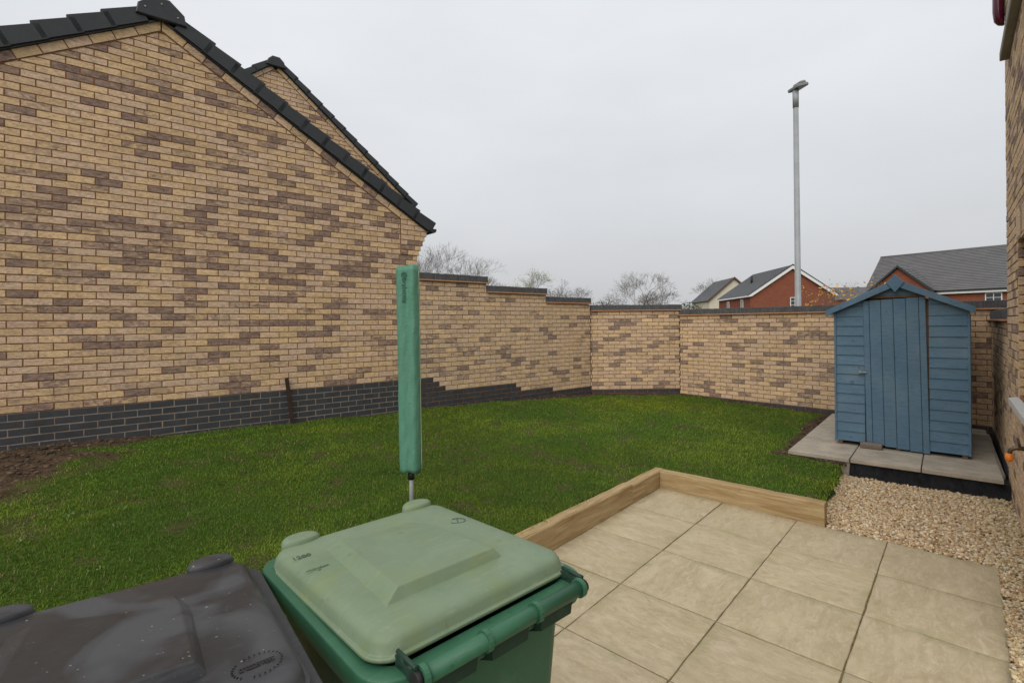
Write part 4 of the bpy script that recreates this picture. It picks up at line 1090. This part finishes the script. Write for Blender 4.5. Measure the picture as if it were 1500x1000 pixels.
# ------------------------------------------------------------------ wheelie bins
def rrect(w, d, r, n=6, cx=0, cy=0):
    """anticlockwise rounded rectangle"""
    pts = []
    for (sx_, sy_, a0) in ((1,1,0),(-1,1,pi/2),(-1,-1,pi),(1,-1,1.5*pi)):
        for k in range(n+1):
            a = a0+pi/2*k/n; pts.append((cx+sx_*(w/2-r)+r*cos(a), cy+sy_*(d/2-r)+r*sin(a)))
    return pts
def make_bin(loc, rz, mats, label, marks):
    lidm, bodm, darkm, markm = mats
    t = empty('wheelie_bin', loc, rz, label, 'wheelie bin', 'wheelie bins standing on the patio')
    m = MB(); R_ = []
    for (z, w, d, cy, r) in ((.05,.44,.46,-.01,.05),(.09,.455,.475,-.01,.05),(.5,.50,.555,0,.05),(.955,.545,.625,.0,.05)):
        R_.append([(x, y, z) for x, y in rrect(w, d, r, 6, 0, cy)])
    m.loft(R_, (True, False)); m.build('body', bodm, t)
    # rim: broad flange rolled over at the top of the body
    m = MB(); R_ = []
    for (z, g_) in ((.965,-.004),(.967,.046),(.969,.0485),(.972,.050),(1.016,.052),(1.0195,.0512),(1.0215,.049),(1.022,.046),(1.021,.012),(1.010,-.004),(.96,-.008)):
        R_.append([(x, y, z) for x, y in rrect(.545+2*g_, .625+2*g_, .05+max(g_,0)*.6, 6)])
    m.loft(R_, (False, False)); m.build('rim', bodm, t)
    # lid
    m = MB(); R_ = []
    def ring(w, d, r, z, cy=0, dome=0): return [(x, y, z+.000+.010*(y/.33)*(-1)) for x, y in rrect(w, d, r, 8, 0.0, cy)]
    for (z, w, d, r, cy) in ((1.016,.590,.664,.060,.015),(1.0215,.602,.676,.066,.015),(1.0235,.6035,.6775,.066,.015),(1.0275,.6035,.6775,.066,.015),(1.0292,.602,.676,.066,.015),(1.0296,.594,.668,.062,.015),(1.0300,.588,.662,.06,.015),(1.032,.586,.660,.06,.015),(1.050,.578,.653,.058,.015),(1.060,.566,.642,.055,.015),(1.067,.545,.622,.05,.015),(1.0712,.51,.588,.045,.015),(1.0735,.44,.52,.04,.015)):
        R_.append(ring(w, d, r, z, cy))
    m.loft(R_, (True, True)); lid = m.build('lid', lidm, t)
    # raised centre panel fading into the front of the lid
    PYb, PYf = -.205, .235; h_ = .027; XL, XR = -.185, .135
    m = MB(); zl = lambda y: 1.0735-.010*(y/.33)
    def pt(x, y, h): return (x, y, zl(y)+h)
    top = [pt(XL+.01,PYb+.015,h_), pt(XR-.016,PYb+.015,h_*.95), pt(XR-.018,PYf-.14,h_*.5), pt(XR-.05,PYf-.03,.001), pt(XL+.085,PYf-.02,.0012), pt(XL+.045,PYf-.04,h_*.7)]
    bot = [pt(XL-.032,PYb,-.003), pt(XR+.004,PYb,-.003), pt(XR+.004,PYf-.12,-.003), pt(XR-.03,PYf-.01,-.003), pt(XL+.06,PYf+.01,-.003), pt(XL,PYf-.03,-.003)]
    m.add(top+bot, [(0,1,2,5),(2,3,4,5)]+[(i, 6+i, 6+(i+1)%6, (i+1)%6)[::1] for i in range(6)])
    me = m.mesh('raised_panel'); po = link('raised_panel', me, lidm, lid)
    bv = po.modifiers.new('bevel', 'BEVEL'); bv.width = .003; bv.segments = 2; bv.limit_method = 'ANGLE'; bv.angle_limit = radians(12)
    # grips at the front corners
    for sx_ in (-1, 1):
        m = MB(); R_ = []
        for (z, k) in ((1.028,.92),(1.045,1.0),(1.062,1.0),(1.0705,.95),(1.0755,.84),(1.077,.6)):
            R_.append([(sx_*.205+.056*k*cos(a)*(1), .328+.034*k*sin(a)*(1.15 if sin(a) > 0 else .9), z) for a in np.linspace(0, 2*pi, 26, endpoint=False)])
        m.loft(R_, (True, True)); m.build('grip', lidm, lid)
    # handle bar on the hinge side
    hy, hz = -.392, 1.028
    m = MB(); m.tube([(-.235,hy,hz),(.235,hy,hz)], .0185, 16); m.build('handle_bar', bodm, t)
    for x in (-.238, -.078, .078, .238):
        m = MB(); rr_ = []
        for xx in (x-.006, x+.006): rr_.append([(xx, hy+.0235*cos(a), hz+.0235*sin(a)) for a in np.linspace(0, 2*pi, 18, endpoint=False)])
        m.loft(rr_[::-1], smooth=False); m.build('hinge_ring', bodm, t)
    for sx_ in (-1, 1):
        m = MB(); m.tube([(sx_*.244,hy,hz),(sx_*.258,hy,hz)], .0165, 12); m.build('hinge_pin', M_RUBBER, t)
        # hinge arms of the lid, ribbed
        m = MB(); x0_ = sx_*.252
        for (ya, za, yb, zb2) in ((-.322,1.052,hy,hz+.022),(-.322,1.026,hy,hz-.010),(-.330,1.052,hy+.01,hz-.012),(-.330,1.026,hy+.01,hz+.018)):
            m.tube([(x0_,ya,za),(x0_,yb,zb2)], .0052, 6)
        m.box((x0_-.004,hy+.004,hz-.012),(x0_+.004,-.318,hz+.016)); m.build('hinge_arm', darkm, lid)
    for (xa, xb) in ((-.215,-.095),(-.06,.06),(.095,.215)):
        m = MB(); m.prism([(-.0,0),(0,0),(0,0)], 0, 0) if False else None
        m.add([(xa,-.30,1.00),(xb,-.30,1.00),(xb,hy+.002,hz-.014),(xa,hy+.002,hz-.014),(xa+.012,-.30,.93),(xb-.012,-.30,.93),(xb-.006,hy+.004,.972),(xa+.006,hy+.004,.972)], [(0,1,2,3),(7,6,5,4),(0,4,5,1),(1,5,6,2),(2,6,7,3),(3,7,4,0)])
        m.build('handle_bracket', darkm, t)
    ax = MB(); ax.tube([(-.27,-.265,.1),(.27,-.265,.1)], .012, 8); ax.build('axle', M_STEEL, t)
    for sx_ in (-1, 1):
        m = MB(); prof = [(.03,-.022),(.085,-.024),(.1,-.016),(.1,.016),(.085,.024),(.03,.022)]
        m.loft([[(sx_*.262+b, -.265+a*cos(q_), .1+a*sin(q_)) for q_ in np.linspace(0, 2*pi, 24, endpoint=False)] for a, b in prof]); m.build('wheel', M_RUBBER, t)
    # moulded marks on the lid
    for kind, x, y, rot, size in marks:
        z = zl(y)+.0011
        if kind == 'ring1':
            m = MB(); 
            m.tube([(.026*cos(a), .020*sin(a), 0) for a in np.linspace(-2.6, 2.2, 26)], .0011, 5)
            m.tube([(0,-.014,0),(0,.014,0)], .0013, 5); m.build('moulded_mark', markm, lid, (x,y,z), (0,0,rot))
        elif kind == 'ring_word':
            m = MB(); q_ = random.Random(3)
            for a in np.linspace(-.6*pi, .62*pi, 19).tolist()+np.linspace(.78*pi, 1.22*pi, 8).tolist():
                c_x, c_y = size*1.25*cos(a), size*sin(a)
                m.box((-.0008,-.0022,-.0004),(.0008,.0022,.0006), 0, T((c_x,c_y,0), a+q_.uniform(-.5,.5)+pi/2))
                m.box((-.0020,-.0007,-.0004),(.0020,.0007,.0006), 0, T((c_x,c_y,0), a+q_.uniform(-.3,.3)))
            for i in range(11):
                xx = (i-5)*size*.165; hh = .0058 
                m.box((xx-.0030,-hh,-.0004),(xx-.0014,hh,.0009)); m.box((xx-.0014,hh-.0016,-.0004),(xx+.0022,hh,.0009) )
                if q_.random() < .6: m.box((xx-.0014,-.0008,-.0004),(xx+.0022,.0008,.0009))
                if q_.random() < .6: m.box((xx-.0014,-hh,-.0004),(xx+.0022,-hh+.0016,.0009))
            m.build('moulded_mark', markm, lid, (x,y,z), (0,0,rot))
        elif kind == 'squiggle':
            m = MB(); q_ = random.Random(8); xx = -.03
            while xx < .03:
                m.tube([(xx,-.003,0),(xx+.002,.004+q_.uniform(-.002,.002),0),(xx+.005,-.003,0)], .0008, 4); xx += .006
            m.tube([(-.004,-.014,0),(.004,-.011,0)], .0009, 4); m.build('moulded_mark', markm, lid, (x,y,z), (0,0,rot))
        else:
            link('moulded_mark', text_mesh(kind, size, .0006, 'CENTER'), markm, lid, (x,y,z), (0,0,rot))
    return t
BZ = -.055
make_bin((-.274, 1.434, -.0535), radians(43), (M_GLID, M_GBODY, M_GDARK, M_MARKG), 'green wheelie bin with a faded flat lid beside the dryer cover',
    [('1200', -.250, .195, -.05, .026), ('squiggle', -.245, .10, -.05, 1), ('ring1', .215, .10, -.5, 1)])
make_bin((-.797, 1.003, -.055), radians(37.5), (M_BLID, M_BBODY, M_BBODY, M_MARKB), 'charcoal wheelie bin with a scuffed wet lid',
    [('ring_word', .215, -.235, .05, .034)])

# ------------------------------------------------------------------ lamp column
lp = empty('lamp_post', (5.5, 9.7, -.05), 0, 'tall galvanised lamp column rising behind the garden wall', 'street lamp')
m = MB(); m.tube([(.004,0,0),(.004,0,.9),(0,0,.92),(-.012,0,5.95)], [.075,.075,.056,.046], 18); m.build('column', M_STEEL, lp)
m = MB(); m.tube([(-.012,0,5.80),(-.012,0,6.16)], [.052,.055], 18); m.build('spigot', M_STEEL, lp)
m = MB(); hm = T((.035,-.02,6.20), radians(10), 0, radians(-16)); m.box((-.125,-.12,-.045),(.125,.16,.018),.015,hm); m.box((-.02,-.09,.015),(.115,.13,.075),.02,hm); m.build('lantern', m_plain('lantern_grey',(.20,.215,.21),.5), lp)
m = MB(); m.box((-.10,-.10,-.0475),(.10,.13,-.0445),.0,hm); m.build('lantern_glass', M_GLASS, lp)

# ------------------------------------------------------------------ houses beyond the wall
def far_roof(t, name, poly, depth_rows, mat): pass
def tiled_slope(t, p_eave0, p_eave1, p_ridge0, p_ridge1, rows, mat, name='roof'):
    """roof plane built as overlapping tile courses"""
    e0, e1, r0, r1 = map(np.array, (p_eave0, p_eave1, p_ridge0, p_ridge1)); n = np.cross(e1-e0, r0-e0); n = n/np.linalg.norm(n); n = n if n[2] > 0 else -n
    m = MB()
    for i in range(rows):
        a, b = i/rows, (i+1.25)/rows if i < rows-1 else 1.0
        A0 = e0+(r0-e0)*a+n*.06; A1 = e1+(r1-e1)*a+n*.06; B0 = e0+(r0-e0)*b+n*.005; B1 = e1+(r1-e1)*b+n*.005
        A0d = A0-n*.055; A1d = A1-n*.055
        m.add([A0, A1, B1, B0, A0d, A1d], [(0,1,2,3),(4,5,1,0)])
    u = n*.03; m.add([e0-u, e1-u, r1-u, r0-u], [(0,1,2,3)])
    return m.build(name, mat, t)
def box_part(t, name, a, b, mat, bev=0): m = MB(); m.box(a, b, bev); return m.build(name, mat, t)
def far_window(t, x0, x1, z0, z1, y, axis='x', bars=(1, 2), sgn=-1):
    f = MB(); w = .07
    def bx(a0, a1, b0, b1, d0, d1):
        if axis == 'x': f.box((a0, min(y+sgn*d0, y+sgn*d1), b0), (a1, max(y+sgn*d0, y+sgn*d1), b1))
        else: f.box((min(y+sgn*d0, y+sgn*d1), a0, b0), (max(y+sgn*d0, y+sgn*d1), a1, b1))
    bx(x0, x0+w, z0, z1, -.05, .06); bx(x1-w, x1, z0, z1, -.05, .06); bx(x0+w, x1-w, z0, z0+w, -.05, .058); bx(x0+w, x1-w, z1-w, z1, -.05, .058)
    for i in range(bars[0]):
        c = x0+(x1-x0)*(i+1)/(bars[0]+1); bx(c-.025, c+.025, z0+w, z1-w, -.05, .05)
    for i in range(bars[1]):
        c = z0+(z1-z0)*(i+1)/(bars[1]+1); bx(x0+w, x1-w, c-.018, c+.018, -.05, .048)
    fo = f.build('window', M_WHITE, t)
    p = MB()
    if axis == 'x': p.box((x0+w*.5, min(y+sgn*.01,y+sgn*.03), z0+w*.5), (x1-w*.5, max(y+sgn*.01,y+sgn*.03), z1-w*.5))
    else: p.box((min(y+sgn*.01,y+sgn*.03), x0+w*.5, z0+w*.5), (max(y+sgn*.01,y+sgn*.03), x1-w*.5, z1-w*.5))
    p.build('pane', M_GLASS, fo)
# red brick house, gable to the garden
rh = empty('red_brick_house', (25.9, 55.3, -.1), radians(-5), 'red brick house with white bargeboards, grey roof and its gable facing the garden', 'house')
RW, RL, RE, RA = 9.15, 10.6, 4.62, 7.75
m = MB(); m.prism([(.18,0),(RW-.18,0),(RW-.18,RE+.06),(RW/2,RA-.12),(.18,RE+.06)], 0, RL); m.build('walls', M_RED, rh)
ov = .25
for sgn in (-1, 1):
    xe = -.05 if sgn < 0 else RW+.05
    a = [(xe,-ov,RE),(xe,RL,RE),(RW/2,-ov,RA+.1),(RW/2,RL,RA+.1)]
    tiled_slope(rh, a[0], a[1], a[2], a[3], 22, M_ROOFD, 'roof')
    m = MB(); m.prism([(xe+sgn*.05,RE-.02),(RW/2,RA+.06),(RW/2,RA-.32),(xe+sgn*.05-sgn*.42,RE-.10),(xe+sgn*.05,RE-.20)], -ov-.02, -ov+.06); m.build('bargeboard', M_WHITE, rh)
    m = MB(); m.prism([(xe+sgn*.10,RE+.02),(RW/2,RA+.18),(RW/2,RA+.065),(xe+sgn*.10,RE-.06)], -ov-.06, -ov+.1); m.build('verge', M_TILE, rh)
    box_part(rh, 'fascia', (xe-.06,-ov+.1,RE-.20), (xe+.06,RL,RE-.03), M_WHITE)
far_window(rh, 4.37, 5.32, 3.10, 4.34, 0, 'x', (1, 2))
far_window(rh, 2.0, 2.75, 3.15, 4.25, .18, 'y', (1, 0)); far_window(rh, 6.6, 7.4, 3.1, 4.2, .18, 'y', (1, 0))
m = MB(); m.tube([(RW/2-2.2,5.4,6.2),(RW/2-2.2,5.4,7.15)], .13, 8); m.build('roof_vent', M_BLACK, rh)
# cream house behind it
ch = empty('cream_house', (29.55, 76, -.1), radians(-4), 'cream rendered house gable half hidden behind the red brick house', 'house')
CW, CE, CA = 7.6, 5.0, 8.3
m = MB(); m.prism([(.15,0),(CW-.15,0),(CW-.15,CE),(CW/2,CA-.15),(.15,CE)], 0, 9); m.build('walls', M_CREAM, ch)
for sgn in (-1, 1):
    xe = -.2 if sgn < 0 else CW+.2
    tiled_slope(ch, (xe,-.25,CE-.1),(xe,9,CE-.1),(CW/2,-.25,CA+.1),(CW/2,9,CA+.1), 20, M_ROOFD)
    m = MB(); m.prism([(xe,CE-.06),(CW/2,CA+.16),(CW/2,CA-.14),(xe,CE-.38)], -.30, -.2); m.build('bargeboard', m_plain('brown_verge',(.10,.065,.05),.8), ch)
# far grey roof
fh = empty('far_house', (46.5, 80, -.1), radians(-6), 'distant plain grey roof between the red house and the shed', 'house')
box_part(fh, 'walls', (0,0,0), (16,8,5.0), M_RED)
tiled_slope(fh, (-.3,-.3,5.0),(16.3,-.3,5.0),(-.3,4,7.2),(16.3,4,7.2), 14, M_ROOFG, 'roof'); tiled_slope(fh, (-.3,8.3,5.0),(16.3,8.3,5.0),(-.3,4,7.2),(16.3,4,7.2), 6, M_ROOFG, 'rear_roof')
m = MB(); m.add([(0,0,5),(0,8,5),(0,4,7.15)],[(2,1,0)]); m.add([(16,0,5),(16,8,5),(16,4,7.15)],[(0,1,2)]); m.build('gable_ends', M_RED, fh)
# large house with a cross gable behind the shed
Lx = np.array([-5.5, 8.0]); Lx = -Lx/np.linalg.norm(Lx); a_b = atan2(Lx[1], Lx[0])     # local x runs from the far left end towards the right
RLp = np.array([39.6, 54.0]); nrm = np.array([sin(a_b), -cos(a_b)])
o_b = RLp+nrm*4.5
bh = empty('slate_roof_house', (o_b[0], o_b[1], -.1), a_b, 'large house with long dark grey tiled roof and red brick cross gable behind the shed', 'house')
BL, BE, BR = 16.0, 4.45, 8.45
box_part(bh, 'walls', (.2,.25,0), (BL,8.8,BE), M_RED)
m = MB(); m.add([(.2,.25,BE),(.2,8.75,BE),(.2,4.5,BR-.1)],[(2,1,0)]); m.build('gable_end', M_RED, bh)
tiled_slope(bh, (-.1,-.05,BE-.05),(BL,-.05,BE-.05),(-.1,4.5,BR),(BL,4.5,BR), 26, M_ROOFG, 'roof'); tiled_slope(bh, (-.1,9.05,BE-.05),(BL,9.05,BE-.05),(-.1,4.5,BR),(BL,4.5,BR), 8, M_ROOFG, 'rear_roof')
m = MB(); m.tube([(-.1,4.5,BR),(BL,4.5,BR)], .11, 8); m.build('ridge_tiles', M_ROOFG, bh)
box_part(bh, 'fascia', (-.1,-.10,BE-.36), (BL,.02,BE-.14), M_WHITE); box_part(bh, 'gutter', (-.1,-.2,BE-.16), (BL,-.08,BE-.06), M_GUTTER)
far_window(bh, 9.15, 10.25, BE-1.25, BE-.40, .25, 'x', (1, 1))
cg = 3.25; hw = 2.75; GE_, GP = BE-.05, 6.85
m = MB(); m.prism([(cg-hw+.2,0),(cg+hw-.2,0),(cg+hw-.2,GE_),(cg,GP-.15),(cg-hw+.2,GE_)], -1.0, 2.6); m.build('cross_gable', M_RED, bh)
for sgn in (-1, 1):
    tiled_slope(bh, (cg+sgn*hw,-1.2,GE_),(cg+sgn*hw,.6,GE_),(cg,-1.2,GP+.05),(cg,3.0,GP+.05), 12, M_ROOFG, 'cross_roof')
    m = MB(); m.prism([(cg+sgn*hw,GE_+.02),(cg,GP+.12),(cg,GP-.10),(cg+sgn*hw,GE_-.18)], -1.26, -1.15); m.build('verge', M_TILE, bh)

# ------------------------------------------------------------------ trees
def make_tree(name, label, base, height, spread, seed, leaves=None, levels=6, trunk=.04, leafn=0, group='bare trees beyond the garden wall', up=.25, twig=1.0, crown_low=.25, cat='tree', split=3, tw_r=.012):
    rr = random.Random(seed); segs = []; tips = []
    def grow(p, d, ln, r, lev):
        n = 3; pts = [p]; rad = [r]
        for i in range(n):
            d = d+np.array([rr.gauss(0,.13), rr.gauss(0,.13), rr.gauss(0,.08)+up*.22]); d /= np.linalg.norm(d)
            p = p+d*ln/n; pts.append(p); rad.append(max(tw_r*.6, r*(1-.33*(i+1)/n)))
        segs.append((pts, rad, lev))
        if lev >= levels: tips.append((p, d)); return
        k = split if lev < 2 else rr.choice((3,3,4) if lev < 5 else (2,3))
        for j in range(k):
            a = rr.uniform(.35,.85)*spread; az = 2*pi*(j+rr.random()*.7)/k
            ax1 = np.cross(d, [0.3,.2,1.]); ax1 /= np.linalg.norm(ax1)+1e-9; ax2 = np.cross(d, ax1)
            nd = d*cos(a)+(ax1*cos(az)+ax2*sin(az))*sin(a); st = pts[-1] if j < 2 else pts[-2]
            grow(st, nd/np.linalg.norm(nd), ln*rr.uniform(.62,.84), rad[-1]*(.74 if j == 0 else .55), lev+1)
        if rr.random() < .8: grow(pts[2], (d+np.array([rr.gauss(0,.6), rr.gauss(0,.6), .1]))/1.2, ln*.55, rad[2]*.5, min(lev+2, levels))
    grow(np.zeros(3), np.array([0,0,1.0]), height*crown_low, height*trunk*.5, 0)
    zmax = max(p[-1][2] for p, _, _ in segs); k = height/zmax
    t = empty(name, base, rr.uniform(0,6.28), label, cat, group)
    tr = MB(); br = MB()
    for pts, rad, lev in segs:
        q_ = [x*k for x in pts]; (tr if lev <= 1 else br).tube(q_, rad, 6 if lev <= 1 else 3, (False, False), lev <= 1)
    tr.build('trunk', M_BARK, t)
    b_ = br.build('crown', M_BARK, t)
    if leafn:
        vs_, cs_ = [], []; pts_ = [x[0]*k for x in tips]
        for i in range(leafn):
            p = rr.choice(pts_)+np.array([rr.gauss(0,.02*height) for _ in range(3)])
            if leaves[3] and p[2] < leaves[3]*height: pass
            s_ = leaves[2]*rr.uniform(.6,1.3); d1 = np.array([rr.gauss(0,1) for _ in range(3)]); d1 /= np.linalg.norm(d1); d2 = np.cross(d1, [rr.gauss(0,1) for _ in range(3)]); d2 /= np.linalg.norm(d2)+1e-9
            vs_ += [p-d1*s_, p+d2*s_*.5, p+d1*s_, p-d2*s_*.5]; c = np.array(leaves[0])+(np.array(leaves[1])-np.array(leaves[0]))*rr.random(); cs_ += [c]*4
        f_ = np.arange(4*leafn).reshape(-1,4)
        prop(link('foliage', np_mesh('foliage', np.array(vs_), f_, np.array(cs_)), M_LEAF, t), kind='stuff')
    return t
def tree_at(px, topy, d, **k):
    x, y, z = at(px, topy, d); return dict(base=(x, y, -.1), height=z+.1, **k)
make_tree('bare_tree', 'bare branched tree behind the highest coping of the stepped wall', **tree_at(637, 361, 60, spread=.72, seed=11, trunk=.03, levels=6))
make_tree('bare_tree', 'smaller bare tree beside the one behind the highest coping', **tree_at(667, 368, 64, spread=.66, seed=12, trunk=.03, levels=6))
make_tree('leafy_tree', 'thin tree with yellow-green leaves behind the second wall step', **tree_at(770, 392, 62, spread=.95, seed=13, leaves=((.26,.28,.09),(.40,.41,.16),.075,0), leafn=2600, levels=6, trunk=.02))
make_tree('bare_tree', 'low bare tree behind the third wall step', **tree_at(830, 408, 68, spread=.8, seed=14, trunk=.028, levels=6))
make_tree('bare_tree', 'broad bare tree standing above the square-on wall', **tree_at(936, 394, 58, spread=.9, seed=15, trunk=.04, levels=6))
make_tree('ivy_tree', 'bare tree with ivy on its trunk beside the cream house', **tree_at(1041, 404, 84, spread=.85, seed=16, leaves=((.09,.11,.06),(.17,.17,.10),.09,0), leafn=700, trunk=.04, levels=6))
make_tree('bare_tree', 'spindly bare tree beyond the square-on wall between two larger trees', **tree_at(958, 418, 62, spread=.8, seed=18, trunk=.03, levels=6))
make_tree('orange_tree', 'young tree with a few orange leaves between lamp column and shed', base=(9.35, 14.6, -.1), height=2.95, spread=.75, seed=31, leaves=((.60,.26,.02),(.80,.45,.06),.045,0), leafn=330, levels=5, trunk=.02, crown_low=.3, tw_r=.003, group='young garden trees')
def bush(px, topy, d, w, label, seed, c0, c1, n=2600, name='bush'):
    x, y, z = at(px, topy, d); h = z+.1; rr = random.Random(seed); t = empty(name, (x, y, -.1), 0, label, 'bush', 'bushes beyond the garden wall')
    m = MB()
    for k in range(26):
        a = rr.uniform(0,2*pi); e = rr.uniform(.1,.48)*w
        m.tube([(0+.05*cos(a),.05*sin(a),0),(e*.4*cos(a),e*.4*sin(a),h*.5),(e*cos(a),e*sin(a)*.6,h*rr.uniform(.7,1.02))], [.05,.03,.012], 4, (False,False))
    m.build('stems', M_BARK, t); vs_, cs_ = [], []
    for i in range(n):
        a = rr.uniform(0,2*pi); q_ = sqrt(rr.random())*w*.5; hz_ = h*(.35+.65*rr.random()**.7)*(1-.35*(q_/(w*.5))**2)*rr.uniform(.85,1.05)
        p = np.array([q_*cos(a), q_*.6*sin(a), hz_]); d1 = np.array([rr.gauss(0,1) for _ in range(3)]); d1 /= np.linalg.norm(d1); d2 = np.cross(d1, [rr.gauss(0,1) for _ in range(3)]); d2 /= np.linalg.norm(d2)+1e-9
        s_ = rr.uniform(.05,.12); vs_ += [p-d1*s_, p+d2*s_*.5, p+d1*s_, p-d2*s_*.5]; c = np.array(c0)+(np.array(c1)-np.array(c0))*rr.random(); cs_ += [c]*4
    prop(link('foliage', np_mesh('foliage', np.array(vs_), np.arange(4*n).reshape(-1,4), np.array(cs_)), M_LEAF, t), kind='stuff'); return t
G_A, G_B = (.055,.065,.035), (.13,.14,.075)
bush(1008, 441, 56, 4.6, 'olive green bush top showing just left of the cream house', 41, G_A, G_B, 3200)
bush(880, 440, 54, 4.2, 'dark low bush top showing above the square-on wall', 42, (.035,.045,.03), (.085,.09,.06), 2400)
bush(900, 436, 66, 5.0, 'pale twiggy bush below the broad bare tree', 43, (.11,.11,.08), (.2,.19,.14), 1800)
bush(962, 437, 66, 5.5, 'brown twiggy bush right of the broad bare tree', 44, (.10,.10,.07), (.17,.165,.11), 2200)
bush(806, 420, 70, 4.5, 'pale twiggy bush between the leafy tree and the third wall step', 45, (.14,.14,.09), (.24,.24,.14), 1500)
